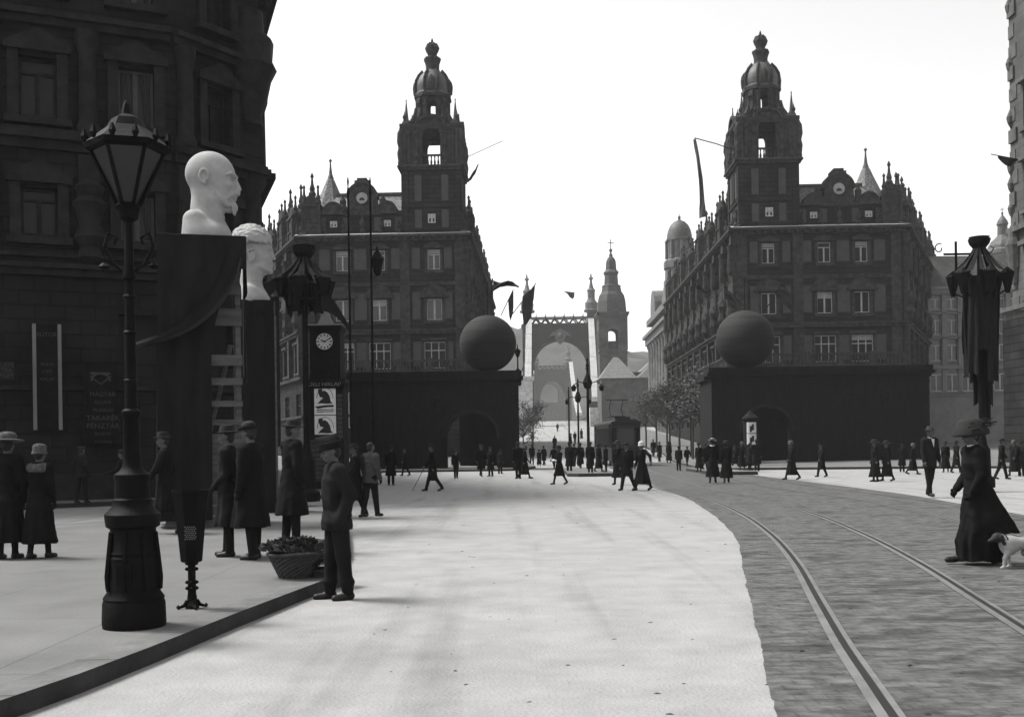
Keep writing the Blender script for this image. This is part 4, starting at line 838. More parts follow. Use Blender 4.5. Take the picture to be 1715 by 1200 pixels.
cl.box(-pw-.07, pw+.075, -pw-.09, pw+.06, ph-.03, ph+.008)
cl.build('cloth', M_cloth, pd, smooth=True)
sw = MB(); sw.loft([[(pw-.15-.0*u-1.6*t*t*.95-.25*t+u*.09, -pw-.16-.08*u-.1*math.sin(math.pi*t)-.05*math.sin(u*5+t*3), ph-.25-2.35*t+.55*t*t*t-u*.14*(1-t*.8)) for t in [i/24 for i in range(25)]] for u in (-1.2, -.6, 0, .5, 1, 1.4)], 0, False, False)
sw.build('swag', M_cloth, pd, smooth=True)
pd2 = thing('bust_pedestal', 'dark boarded pedestal with a pale corner batten under the wavy haired bust', 'pedestal', (P(437,800,YB2).x-.11, YB2+.5, .13), R(13))
h2 = b2.z-.13
MB().box(-.37, .33, -.5, .5, 0, h2).build('boarding', M_cloth, pd2); MB().box(.331, .375, -.52, -.44, 0, h2-.02).build('batten', M_wood, pd2)
c2 = MB(); cloth_sheet(c2, lambda u, v: (-.42+.84*u, -.53-.02*math.sin(u*13), h2+.01-.3*v-.05*math.sin(u*9)*v), 20, 3); c2.box(-.43, .42, -.53, .53, h2, h2+.014); c2.build('cloth', M_cloth, pd2)

# ------------------------------------------------------------------ street lamp close to the camera
lp = G(225, 1048, .13)
lm = thing('street_lamp', 'massive cast iron street lamp base and lantern nearest the camera at the kerb', 'street lamp', (lp.x, lp.y, .13))
sl_ = F/lp.y; lz = lambda y: (1048-y)/sl_
ba = MB().lathe([(.245,0),(.25,.03),(.245,lz(1008)),(.235,lz(1003)),(.24,lz(999)),(.21,lz(990)),(.205,lz(985)),(.215,lz(970)),(.2,lz(960)),(.205,lz(932)),(.192,lz(928)),(.2,lz(924)),(.185,lz(918)),(.175,lz(890)),(.18,lz(884)),(.21,lz(880)),(.218,lz(868)),(.22,lz(860)),(.195,lz(855)),(.165,lz(848)),(.152,lz(842)),(.155,lz(836)),(.14,lz(833)),(.135,lz(805)),(.145,lz(800)),(.142,lz(794)),(.1,lz(788)),(.075,lz(780)),(.07,lz(770))], 24)
for i in range(8): ba.tube([(r*math.cos(i*math.pi/4), r*math.sin(i*math.pi/4), lz(y)) for r, y in ((.215,985),(.222,965),(.205,932),(.182,890))], .018, 5)
base = ba.build('base', M_iron, lm, auto=35)
MB().box(-.06, .06, -.222, -.2, lz(975), lz(940)).build('access_door', M_iron, base)
sh = MB().lathe([(.07,lz(771)),(.062,lz(700)),(.075,lz(696)),(.075,lz(688)),(.05,lz(684)),(.036,lz(470)),(.055,lz(466)),(.05,lz(458)),(.036,lz(450)),(.034,lz(372)),(.08,lz(366)),(.085,lz(356)),(.1,lz(350))], 14)
for y in (640, 560, 500): sh.lathe([(.044,lz(y)),(.056,lz(y-3)),(.042,lz(y-7))], 14)
sh.build('shaft', M_iron, lm, auto=35)
sc_ = MB()
for a in (0, math.pi): sc_.tube([(math.cos(a)*r, 0, lz(y)) for r, y in ((.05,455),(.13,440),(.2,412),(.17,390),(.1,398),(.12,410))], .014, 6); sc_.lathe([(.02,lz(452)),(.05,lz(446)),(.02,lz(440))], 8, (math.cos(a)*.2, 0))
sc_.build('scroll', M_iron, lm)
ln = MB(); top, bot = lz(250), lz(346)
for i in range(6):
    a = i*math.pi/3+.3; ln.tube([(.085*math.cos(a),.085*math.sin(a),bot),(.29*math.cos(a),.29*math.sin(a),top)], .016, 6)
ln.lathe([(.09,bot-.02),(.1,bot),(.09,bot+.02)], 12); ln.lathe([(.3,top-.03),(.33,top-.01),(.34,top+.03),(.3,top+.06),(.2,top+.14),(.16,top+.17),(.12,top+.24),(.05,top+.28),(.03,top+.36),(.01,top+.4)], 6, a0=.3)
for i in range(12): a = i*math.pi/6; ln.lathe([(.015,top+.02),(.03,top+.06),(.01,top+.12)], 5, (.33*math.cos(a), .33*math.sin(a)))
lan = ln.build('lantern', M_iron, lm)
M_milk = mat('dusty_lantern_glass', .013, .35, .3, 4, .05, None, .4)
MB().lathe([(.08,bot+.02),(.275,top-.03)], 6, a0=.3).build('glazing', M_milk, lan)
# ------------------------------------------------------------------ litter basket on an ornate foot
bp_ = G(322, 1018, .13); bs = F/bp_.y; bz = lambda y: (1018-y)/bs
lb = thing('litter_basket', 'dark iron litter basket on an ornate foot beside the lamp base', 'litter bin', (bp_.x, bp_.y, .13), .25)
tub = MB().lathe([(.085,bz(940)),(.1,bz(938)),(.13,bz(880)),(.168,bz(826)),(.175,bz(825)),(.175,bz(820)),(.16,bz(820)),(.12,bz(870))], 8, a0=math.pi/8)
tb = tub.build('basket', M_iron, lb)
hole = MB()
for i in range(5):
    for j in range(7):
        x = -.046+i*.02+(.01 if j % 2 else 0); z = bz(900)+j*.018; y = -.108-(z-bz(940))*.16; hole.add([(x-.006,y,z-.006),(x+.006,y,z-.006),(x+.006,y-.002,z+.006),(x-.006,y-.002,z+.006)], [(0,1,2,3)])
hole.build('perforation', M_brick2, tb)
st_ = MB().lathe([(.055,bz(945)),(.045,bz(938)),(.05,bz(930)),(.034,bz(925)),(.034,bz(992)*1.0)][::-1], 8)
for y in (932, 942, 952, 974, 984):
    for i in range(4): a = i*math.pi/2; st_.lathe([(.006,bz(y)-.016),(.02,bz(y)),(.006,bz(y)+.016)], 6, (.042*math.cos(a), .042*math.sin(a)))
st_.box(-.035, .035, -.035, .035, bz(1000), bz(975)); st_.build('stem', M_iron, lb)
ft = MB().lathe([(.06,.0),(.06,.03),(.045,.06),(.04,bz(995))], 8)
for i in range(4): a = i*math.pi/2+.3; ft.tube([(.04*math.cos(a),.04*math.sin(a),.07),(.07*math.cos(a),.07*math.sin(a),.03),(.125*math.cos(a),.125*math.sin(a),.012)], [.022,.018,.012], 6); ft.lathe([(.004,.002),(.02,.02),(.004,.04)], 8, (.125*math.cos(a), .125*math.sin(a)))
ft.build('foot', M_iron, lb)
# ------------------------------------------------------------------ candelabra draped in black cloth
def draped_lamp(label, x, y, top, spread, arms, seed, long=1.0, sz=1.0):
    r = random.Random(seed); t = thing('draped_street_lamp', label, 'street lamp', (x, y, .13), 0, 'candelabra draped in black'); zt_ = top-.13
    MB().lathe([(.34,0),(.34,.25),(.24,.35),(.22,1.1),(.14,1.25),(.09,1.6),(.07,zt_-.5),(.09,zt_-.45),(.2,zt_-.3),(.28,zt_-.2),(.32,zt_-.06),(.26,zt_-.04),(.3,zt_)], 12).build('post', M_iron, t)
    for i in range(arms):
        a = i*2*math.pi/arms+.5; c, s_ = math.cos(a)*spread, math.sin(a)*spread
        MB().tube([(0,0,zt_-2.3),(c*.5,s_*.5,zt_-2.45),(c,s_,zt_-2.2)], .035, 6).build('arm', M_iron, t)
        l = MB().lathe([(.06,zt_-2.35),(.09,zt_-2.2),(.2,zt_-1.6),(.22,zt_-1.57),(.21,zt_-1.52),(.1,zt_-1.4),(.03,zt_-1.3)], 6, (c, s_)); l.build('lantern', M_iron, t)
    for i in range(16):                  # ribbons from the crown to the ring of lanterns
        a = i*math.pi/8+r.uniform(-.1,.1); wd = r.uniform(.035,.08); d = (math.cos(a), math.sin(a)); n_ = (-d[1], d[0]); R_ = spread*r.uniform(.95,1.12); rb = MB()
        rb.loft([[(d[0]*(.12+R_*q**1.25)+n_[0]*wd*e*(.35+q), d[1]*(.12+R_*q**1.25)+n_[1]*wd*e*(.35+q), zt_-.25-1.25*q-.12*math.sin(math.pi*q)) for q in [j/10 for j in range(11)]] for e in (-1, 1)], 0, False, False)
        rb.build('ribbon', M_cloth, t)
    for i in range(8 if long < 1 else 13):
        a = i*math.pi/5+r.uniform(-.2,.2); d = (math.cos(a), math.sin(a)); L = r.uniform(2.0,2.9)*long*(1.5 if i > 9 else 1); kr = .6 if i > 9 else 1; wd = r.uniform(.13,.26); ph_ = r.uniform(0,6); n_ = (-d[1], d[0]); cb_ = MB()
        cb_.loft([[(d[0]*((.44*kr-.03*q))+n_[0]*wd*e*(1-.1*q)+.05*math.sin(e*5+q*4+ph_)*d[0], d[1]*((.44*kr-.03*q))+n_[1]*wd*e*(1-.1*q)+.05*math.sin(e*5+q*4+ph_)*d[1], zt_-1.62-L*q-.15*abs(e)*q) for e in [k/6-1 for k in range(13)]] for q in [j/9 for j in range(10)]], 0, False, False)
        cb_.build('hanging', M_cloth, t, smooth=True)
    for o in t.children:                 # the crown of ribbons sits tighter or looser from lamp to lamp
        if not o.name.startswith('post'): o.scale.z = sz; o.location.z = zt_*(1-sz)
    return t
dr = G(1640, 792); q = P(1640, 397, 31.5)
dl_ = draped_lamp('street candelabrum draped in black cloth on the right before the pale block', q.x, 31.5, q.z, .74, 6, 3, 1.45, .72)
cr_ = MB(); cr_.box(-1.05, .1, -.02, .02, q.z-.13-.52, q.z-.13-.46); cr_.box(-.72, -.66, -.02, .02, q.z-1.6, q.z-.25)
cr_.tube([(-1.05+.16*math.cos(1.2+i*.5)*(1-i*.06)-.12, 0, q.z-.62+.17+.16*math.sin(1.2+i*.5)*(1-i*.06)) for i in range(12)], .018, 5); cr_.tube([(.1,0,q.z-.64),(.35,0,q.z-.58),(.42,0,q.z-.45),(.32,0,q.z-.4)], .018, 5); cr_.build('scroll', M_iron, dl_)
q = P(509, 412, 29.0)
dl_ = draped_lamp('street candelabrum draped in black cloth left of the clock kiosk', q.x, 29.0, q.z, .66, 6, 8, .5, .6)
sw = MB()                                # long dark swags thrown wide from this lamp
sw.loft([[(.5+.75*t, -.3, q.z-.13-1.2-.6*t*t-.45*t-u*(.15+.45*(1-t))) for t in [i/12 for i in range(13)]] for u in (0,.5,1)], 0, False, False)
sw.loft([[(-.2-1.3*t, -.2, q.z-.13-.5-1.0*t+.25*t*t-u*(.12+.55*t)) for t in [i/12 for i in range(13)]] for u in (0,.5,1)], 0, False, False)
sw.loft([[(-.62+.12*math.sin(u*3)-.25*u, -.35, q.z-.13-1.4-4.0*t) for t in [i/12 for i in range(13)]] for u in (0,.5,1)], 0, False, False)
sw.build('swag', M_cloth, dl_, smooth=True)
# ------------------------------------------------------------------ clock kiosk
kc = G(545, 818, .13); YK = kc.y; sk_ = F/YK; kz = lambda y: (818-y)/sk_
kk = thing('clock_kiosk', 'square newspaper kiosk with clock on top and two white posters', 'kiosk', (P(545,750,YK).x, YK+.7, .13))
kw = 30/sk_
MB().box(-kw-.12, kw+.12, -kw-.12, kw+.12, 0, .25).box(-kw, kw, -kw, kw, .25, kz(640)).box(-kw-.1, kw+.1, -kw-.1, kw+.1, kz(640), kz(634)).build('body', M_cloth, kk)
M_kstone = mat('kiosk_boards', .05, .85, .3, 2, .4, None, .2, brick=(3,.16,'wall',.03,.9,.5))
MB().box(-kw+.02, -kw+.62, -kw-.03, -kw-.002, .27, kz(735)).box(kw-.2, kw-.02, -kw-.03, -kw-.002, kz(735), kz(660)).build('board_panel', M_kstone, kk)
MB().box(-kw*.85, kw*.85, -kw*.85, kw*.85, kz(634), kz(550)).box(-kw*.95, kw*.95, -kw*.95, kw*.95, kz(550), kz(544)).build('clock_case', M_iron, kk)
MB().prism([(-.33,-.33),(.27,-.33),(.27,.33),(-.33,.33)], kz(544), kz(513), 0, [(-.06,-.02),(.0,-.02),(.0,.02),(-.06,.02)]).build('roof', M_brick2, kk)
MB().box(-kw*.95-.03, kw*.95+.03, -kw*.95-.03, kw*.95+.03, kz(544), kz(543)+.03).build('ledge', M_brick2, kk)
fy = -kw*.85
M_dial = mat('clock_dial_enamel', .38, .5, .1, 3, 0)
ck = MB(); poly_y(ck, half(0, kz(571), 14.5/sk_, 28, 0, 2*math.pi)[:-1], fy-.05, fy-.004); ckd = ck.build('clock', M_dial, kk); 
for i in range(12): a = i*math.pi/6; r0, r1 = 9.2/sk_, 12.6/sk_; MB().tube([(r0*math.sin(a),fy-.055,kz(571)+r0*math.cos(a)),(r1*math.sin(a),fy-.055,kz(571)+r1*math.cos(a))], .02, 4).build('numeral', M_ink, ckd)
for L_, a, w_ in ((6.5/sk_, R(-68), .022), (10.5/sk_, R(62), .016)): MB().tube([(-.05*math.sin(a),fy-.065,kz(571)-.05*math.cos(a)),(L_*math.sin(a),fy-.065,kz(571)+L_*math.cos(a))], w_, 5).build('hand', M_ink, ckd)
rg = MB().tube([(14.6/sk_*math.cos(i*math.pi/16), fy-.03, kz(571)+14.6/sk_*math.sin(i*math.pi/16)) for i in range(33)], .03, 6); rg.build('rim', M_iron, ckd)
M_letter = mat('pale_lettering', .16, .7, .2, 4, 0)
MB().box(-kw-.06, kw+.06, -kw-.06, -kw-.002, kz(650), kz(640)-.02).build('name_board', M_iron, kk)
tl = text('lettering', 'DÉLI HÍRLAP', .21, M_letter, kk); tl.location = (.0, -kw-.075, kz(645)+.04)
def poster(root, cx, y, z0, z1, w, crop=False):
    o = MB().box(cx-w/2, cx+w/2, y-.012, y-.003, z0, z1).build('poster', M_paper, root); h = w*1.25; m = MB(); Z = z1-.04
    f = lambda pts: poly_y(m, [(cx+a*w, max(z0+.01, Z+b*h)) for a, b in pts], y-.02, y-.014)
    f([(-.3,-.22),(-.33,-.1),(-.24,-.05),(-.12,-.07),(-.12,-.15),(-.02,-.12),(.12,-.2),(.22,-.34),(.26,-.52),(.36,-.6),(.1,-.62),(-.18,-.6),(-.36,-.62),(-.2,-.48),(-.08,-.4),(-.24,-.36)])
    if not crop:
        f([(-.48,-.72),(-.3,-.7),(0,-.67),(.4,-.66),(.4,-.74),(0,-.75),(-.35,-.8)])
        for i in range(2): f([(-.4,-.83-i*.07),(.4,-.82-i*.07),(.4,-.85-i*.07),(-.4,-.86-i*.07)])
    m.tube([(cx+.38*w*math.cos(a), y-.017, max(z0+.01, Z-.42*h+.4*h*math.sin(a))) for a in [i*math.pi/14 for i in range(15)]], .012*w, 4)
    m.build('figure_print', M_ink, o); return o
pw_ = 36/sk_
poster(kk, -.0, -kw-.003, kz(694), kz(646), pw_); poster(kk, -.0, -kw-.003, kz(727), kz(695)-.01, pw_, True)
# ------------------------------------------------------------------ draped archways with great balls
def archway(label, x0, x1, px_arch, Y, yt, hw, zcr, side):
    a, b = P(x0, 745, Y).x, P(x1, 745, Y).x; c = P(px_arch, 745, Y).x; zt_ = P((x0+x1)/2, yt, Y).z
    t = thing('draped_archway', label, 'archway', ((a+b)/2, Y, 0), 0, 'black draped archways before the palaces'); o = (a+b)/2
    w_ = MB(); w_.arch(a-o, b-o, 0, zt_-.75, c-o, hw, zcr-hw, 0, 1.3, n=18)
    e = (b-o) if side > 0 else (a-o); w_.box(e-side*.9, e, 1.3, 4.5, 0, zt_-.75)
    w_.box(a-o-.0, b-o, -.05, -.002, 0, .0+.35) if False else None
    w_.box((c-o)-1.0 if side > 0 else (c-o)-.9, (b-o) if side > 0 else (b-o), 4.51, 4.7, 0, zt_-.75)  # backing added behind the arch so the view through it goes dark
    wl_ = w_.build('wall', M_cloth, t)
    m = MB(); m.box(a-o-.12, b-o+.12, -.12, 1.42, zt_-.75, zt_-.55); m.box(a-o-.3, b-o+.3, -.3, 1.6, zt_-.55, zt_-.35); m.box(a-o-.2, b-o+.2, -.2, 1.5, zt_-.35, zt_); m.box(e-side*.9-.1, e+side*.2, 1.5, 4.6, zt_-.75, zt_-.3)
    m.build('cornice', M_cloth, t)
    m = MB(); m.tube([(c-o+(hw+.12)*math.cos(math.pi*i/18), -.03, zcr-hw+(hw+.12)*math.sin(math.pi*i/18)) for i in range(19)], .14, 6); m.build('arch_band', M_cloth2, t)
    for u in ((.62, .8) if side < 0 else (.38, .52)):
        m = MB(); X = (a-o)+(b-a)*u; Z = zt_*.68; m.tube([(X+.3*math.cos(i*math.pi/8), -.06, Z+.42*math.sin(i*math.pi/8)) for i in range(17)], .06, 5); m.tube([(X-.2,-.05,Z+.15),(X,-.07,Z-.15),(X+.2,-.05,Z+.15)], .05, 4); m.build('wreath', M_stone, t)
    return t, zt_
tL, zL = archway('black draped archway in front of the left palace', 588, 870, 790, 69.5, 622, 1.62, 3.72, 1)
tR, zR = archway('black draped archway in front of the right palace', 1193, 1558, 1286, 71.5, 613, 1.66, 3.85, -1)
M_ball = mat('ball_canvas', .016, .8, .25, .8, .3, None, .2, stretch=(.3,.3,5))
def ball(label, px, py, rp, Y, zt_):
    p = P(px, py, Y); r = rp*Y/F
    t = thing('parade_ball', label, 'ball', (p.x, Y, zt_), 0, 'giant balls on the archways')
    MB().lathe([(r*max(.02, math.sin(math.pi*i/32)), r-r*math.cos(math.pi*i/32)-.03) for i in range(33)], 48).build('canvas', M_ball, t, smooth=True)
    m = MB()
    for k in range(1, 8): z = r-r*math.cos(math.pi*k/8); q = r*math.sin(math.pi*k/8)+.004; m.tube([(q*math.cos(i*math.pi/18), q*math.sin(i*math.pi/18), z-.03) for i in range(37)], .012, 4)
    m.build('seam', M_ball, t); MB().lathe([(.6,-.0),(.6,.12),(.45,.2)], 16).build('stand', M_cloth, t)
    MB().lathe([(.04,2*r-.1),(.03,2*r+2.0),(.06,2*r+2.05),(.01,2*r+2.15)], 6).build('staff', M_iron, t)
    return p, r
pL_, rL = ball('giant dark canvas ball on the left archway', 817, 567, 47.5, 70.2, zL)
pR_, rR = ball('giant dark canvas ball on the right archway', 1248, 560, 48.5, 72.2, zR)
for (px, Y, z0, l) in ((867, 70.3, zL, 'small post lamp at the right end of the left archway top'),):
    q = P(px, 600, Y); MB
    t = thing('post_lamp', l, 'street lamp', (q.x, Y, z0)); MB().lathe([(.14,0),(.14,.1),(.05,.2),(.04,.9),(.09,.95)], 8).build('post', M_iron, t); MB().lathe([(.1,.95),(.2,1.3),(.22,1.34),(.05,1.5),(.02,1.75)], 6).build('lantern', M_iron, t)
# poster pillar in the right arch
q = G(1258, 782); ac = thing('advertising_column', 'round poster pillar showing through the right archway', 'advertising column', (P(1257,742,66).x, 66, .0))
MB().lathe([(.5,0),(.5,.4),(.42,.45),(.42,2.9),(.5,2.95),(.5,3.05),(.2,3.3),(.05,3.5)], 20).build('pillar', M_cloth, ac)
for z in (1.75, 2.45): 
    pw2 = MB(); pw2.loft([[(.43*math.sin(a), -.43*math.cos(a), zz) for a in [-.75+i*.1875 for i in range(9)]] for zz in (z-.34, z+.32)], 0, False, False); o = pw2.build('poster', M_paper, ac)
    m = MB(); m.loft([[(.436*math.sin(a), -.436*math.cos(a), zz+.08*math.sin(a*9)) for a in [-.3+i*.1 for i in range(7)]] for zz in (z-.22, z+.15)], 0, False, False); m.build('figure_print', M_ink, o)
# ------------------------------------------------------------------ flags
def flag(label, pole, fn, nu=16, nv=8, m=None, r=.05):
    A = Vector(pole[0]); t = thing('flag', label, 'flag', A)
    MB().tube([Vector(p)-A for p in pole], r, 6).build('pole', M_iron, t)
    mb = MB(Matrix.Translation(-A)); cloth_sheet(mb, fn, nu, nv); mb.build('cloth', m or M_cloth2, t, smooth=True); return t
def pixflag(label, ppx, Y, outline, rows=8, m=None, r=.05, amp=.12):
    # outline: two edge polylines (px,y) running from the hoist; cloth spans between them at depth Y
    e0, e1 = outline
    def at(e, t):
        t *= len(e)-1; i = min(int(t), len(e)-2); f = t-i; return (e[i][0]+(e[i+1][0]-e[i][0])*f, e[i][1]+(e[i+1][1]-e[i][1])*f)
    def fn(u, v):
        a, b = at(e0, u), at(e1, u); q = P(a[0]+(b[0]-a[0])*v, a[1]+(b[1]-a[1])*v, Y); return (q.x, q.y+amp*math.sin(u*9+v*5)+.5*amp*math.sin(u*17-v*3), q.z)
    return flag(label, [P(x, y, Y) for x, y in ppx], fn, 20, rows, m, r)
pixflag('dark flag streaming right from the staff on the left ball', [(822,500),(825,466)], 70.2, ([(826,469),(838,473),(850,470),(860,472),(869,479)], [(825,489),(838,480),(850,479),(860,480),(870,481)]))
pixflag('narrow black flag hanging beside the left palace flank', [(839,528),(860,484)], 112, ([(859,487),(856,492),(851,503),(852,520),(853,530)], [(860,488),(860,500),(860,515),(859,525),(855,537)]))
pixflag('broad black flag on a slanting pole beside the left palace', [(858,526),(898,474)], 108, ([(896,478),(886,487),(875,496),(874,515),(877,545)], [(896,479),(894,500),(891,515),(890,530),(882,543)]))
pixflag('dark pennant on top of the bridge portal', [(955.5,533),(957,503)], 299, ([(943,487),(950,488),(956,489),(962,488.5)], [(950,492),(955,498),(959,501),(962,497)]), amp=.3)
pixflag('long narrow flag drooping from the right palace tower', [(1229,251),(1200,241),(1163,231)], 104, ([(1161,233),(1166,262),(1170,300),(1172,340),(1171,366)], [(1165,233),(1172,262),(1177,300),(1180,340),(1184,362)]), m=mat('grey_striped_flag', .045, .8, .4, 2, .2))
pixflag('small streamer curling from the left palace tower', [(776,266),(842,236)], 108, ([(776,304),(786,298),(793,287),(799,277)], [(777,308),(789,301),(797,290),(802,274)]), r=.03)
pixflag('dark flag draped from the right palace facade above the ball', [(1283,518),(1309,474)], 106, ([(1308,476),(1303,485),(1300,500)], [(1312,474),(1326,495),(1326,520)]))
pixflag('black flag on the right palace flank beside the ball', [(1246,512),(1212,480)], 104, ([(1214,482),(1222,492),(1236,510)], [(1214,488),(1218,505),(1228,516)]))
pixflag('black triangular flag farther along the right palace flank', [(1184,492),(1163,468)], 118, ([(1164,470),(1172,477),(1182,490)], [(1163,474),(1168,487),(1182,492)]))
# ------------------------------------------------------------------ droppings and grit on the carriageway
gr = MB(); r_ = random.Random(11)
for i in range(150):
    y = 6+44*r_.random()**1.6; x = r_.uniform(-.25*y-.5, .5*y)
    if y < 27 and x < -1.6: continue
    s0 = r_.uniform(.006,.02)*(1+.02*y); a = r_.uniform(0,3); z = .012 if x > curve(e_l, [y])[0][0] else .004
    gr.add([(x+s0*1.6*math.cos(a+k*1.26)*r_.uniform(.35,1.2), y+s0*math.sin(a+k*1.26)*r_.uniform(.4,1.3), z-.004) for k in range(5)]+[(x+s0*r_.uniform(-.6,.6),y,z+s0*r_.uniform(.05,.3))], [(k,(k+1)%5,5) for k in range(5)])
struct(gr.build('road_grit', M_hill), 'stuff')
# ------------------------------------------------------------------ poles, tram, trees
def mast(label, px, yb, yt, Y, r=.07, lampy=None, group=None):
    q = P(px, 740, Y); zt_ = P(px, yt, Y).z; g_ = gz(Y)
    t = thing('street_mast', label, 'pole', (q.x, Y, g_), 0, group)
    MB().lathe([(r*2,0),(r*2,.6),(r*1.3,.8),(r,zt_-g_-.3),(r*1.6,zt_-g_-.2),(r*.5,zt_-g_),(r*1.1,zt_-g_+.15),(.01,zt_-g_+.3)], 8).build('post', M_iron, t)
    if lampy:
        z = P(px, lampy, Y).z-g_; m = MB().lathe([(r,z-.4),(r*3,z-.3),(r*4,z),(r*2,z+.35),(r,z+.5)], 8)
        m.build('lamp_housing', M_iron, t)
        for s_ in (-1, 1): MB().tube([(0,0,z-.1),(s_*.5,0,z+.05),(s_*.8,0,z-.15)], .03, 5).lathe([(.02,z-.1),(.16,z-.25),(.1,z-.5)], 8, (s_*.8, 0)).build('arm', M_iron, t)
    return t
mast('tall dark mast left of the archway nearest the kiosk', 589, 830, 312, 34, .032); m_ = mast('tall dark mast right of the kiosk with small lantern', 626, 825, 312, 34.6, .032)
q = P(630, 437, 34.6); MB().lathe([(.04,-.5),(.12,-.4),(.2,.0),(.22,.05),(.06,.3),(.02,.45)], 8).build('lantern', M_iron, m_, loc=(q.x-m_.location.x+.05, -.12, q.z))
mast('dark tram mast with lamp just left of the tram', 985.5, 760, 606, 62, .07, 640); mast('slender lamp mast between tram and bridge portal', 969, 760, 640, 78, .06, 665); mast('thin mast left of the slender lamp mast', 953.5, 745, 652, 105, .07)
mast('lamp mast far up the bridge approach', 968, 735, 640, 80.5, .03, 708) if False else None
for px, Y, l in ((1158,92,'bare tram mast among the right hand trees'), (1122,128,'thin tram mast behind the right hand trees')): mast(l, px, 0, 640, Y, .08)
tx_ = P(1049, 742, 75).x
tm_ = thing('tramcar', 'dark tramcar approaching down the middle of the street', 'tram', (tx_, 75, 0), R(3))
tw, tlen = 1.03, 9.5; zr = 3.05
M_tram = mat('tram_paint', .009, .5, .3, 2, .08, None, .4); M_tramroof = mat('tram_roof_canvas', .022, .8, .3, 2, .1)
bo = MB(); bo.box(-tw, tw, 1.3, tlen-1.3, .55, 1.35); bo.box(-tw, tw, 1.3, tlen-1.3, zr-.35, zr-.08)
for i in range(9): y = 1.3+i*(tlen-2.6)/8; bo.box(-tw, -tw+.08, y-.06, y+.06, 1.35, zr-.35); bo.box(tw-.08, tw, y-.06, y+.06, 1.35, zr-.35)
for y0, y1 in ((1.3,1.36),(tlen-1.36,tlen-1.3)): bo.box(-tw+.09, -.45, y0, y1, 1.35, zr-.35); bo.box(.45, tw-.09, y0, y1, 1.35, zr-.35)
bo.box(-tw+.1, tw-.1, 1.2, tlen-1.2, .35, .55); bo.build('body', M_tram, tm_)
rf = MB(); rf.loft([[(x, y, z) for x, z in ((-tw-.04,zr-.08),(-tw-.02,zr+.05),(-tw*.6,zr+.2),(0,zr+.26),(tw*.6,zr+.2),(tw+.02,zr+.05),(tw+.04,zr-.08))] for y in (-.05, tlen+.05)]); rf.box(-.55, .55, 1.6, tlen-1.6, zr+.2, zr+.45); rf.build('roof', M_tramroof, tm_)
for y0, s_ in ((0.0, 1), (tlen, -1)):
    pf = MB(); ys_ = sorted((y0, y0+s_*1.3)); pf.box(-tw+.05, tw-.05, ys_[0], ys_[1], .42, .5)
    pts = [(-tw+.02, y0+s_*1.3), (-tw+.02, y0+s_*.35), (-tw*.6, y0+s_*.05), (tw*.6, y0+s_*.05), (tw-.02, y0+s_*.35), (tw-.02, y0+s_*1.3)]
    pf.loft([[(x, y, .45) for x, y in pts], [(x, y, 1.35) for x, y in pts]], 0, False, False)
    for x, y in pts[1:5]: pf.tube([(x,y,1.3),(x,y,zr-.1)], .05, 5)
    pf.box(-tw+.02, tw-.02, y0+s_*.03 if s_ > 0 else y0-.09, y0+.09 if s_ > 0 else y0-.03, zr-.38, zr-.1); pf.build('platform', M_tram, tm_)
    wn = MB(); wn.loft([[(x*.97, y+s_*.03, z) for x, y in pts[1:5]] for z in (1.36, zr-.38)], 0, False, False); wn.build('windscreen', M_glass, tm_)
MB().box(-.28, .28, -.02, .06, zr-.02, zr+.24).build('destination_board', M_iron, tm_)
MB().lathe([(.15,0),(.15,.06),(.11,.09)], 14).build('headlamp', M_brick2, tm_).matrix_local = Matrix.Translation((0,.02,.95)) @ Matrix.Rotation(math.pi/2, 4, 'X')
for s_ in (-1, 1): MB().box(s_*tw-.012, s_*tw+.012, 1.4, tlen-1.4, 1.4, zr-.4).build('window_band', M_glass, tm_)
for y in (2.9, tlen-2.9):
    for s_ in (-1, 1): o = MB().lathe([(.12,-.05),(.38,-.05),(.42,.0),(.38,.05),(.12,.05)], 18).build('wheel', M_iron, tm_); o.matrix_local = Matrix.Translation((s_*.72, y, .4)) @ Matrix.Rotation(math.pi/2, 4, 'Y')
pt = MB().box(-.5,.5,3.5,5,zr+.45,zr+.55); pt.tube([(-.45,4.2,zr+.5),(-.45,5.0,zr+1.1),(-.45,4.1,zr+1.75)], .025, 5); pt.tube([(.45,4.2,zr+.5),(.45,5.0,zr+1.1),(.45,4.1,zr+1.75)], .025, 5); pt.tube([(-.8,4.1,zr+1.75),(.8,4.1,zr+1.75)], .03, 5); pt.build('pantograph', M_iron, tm_)
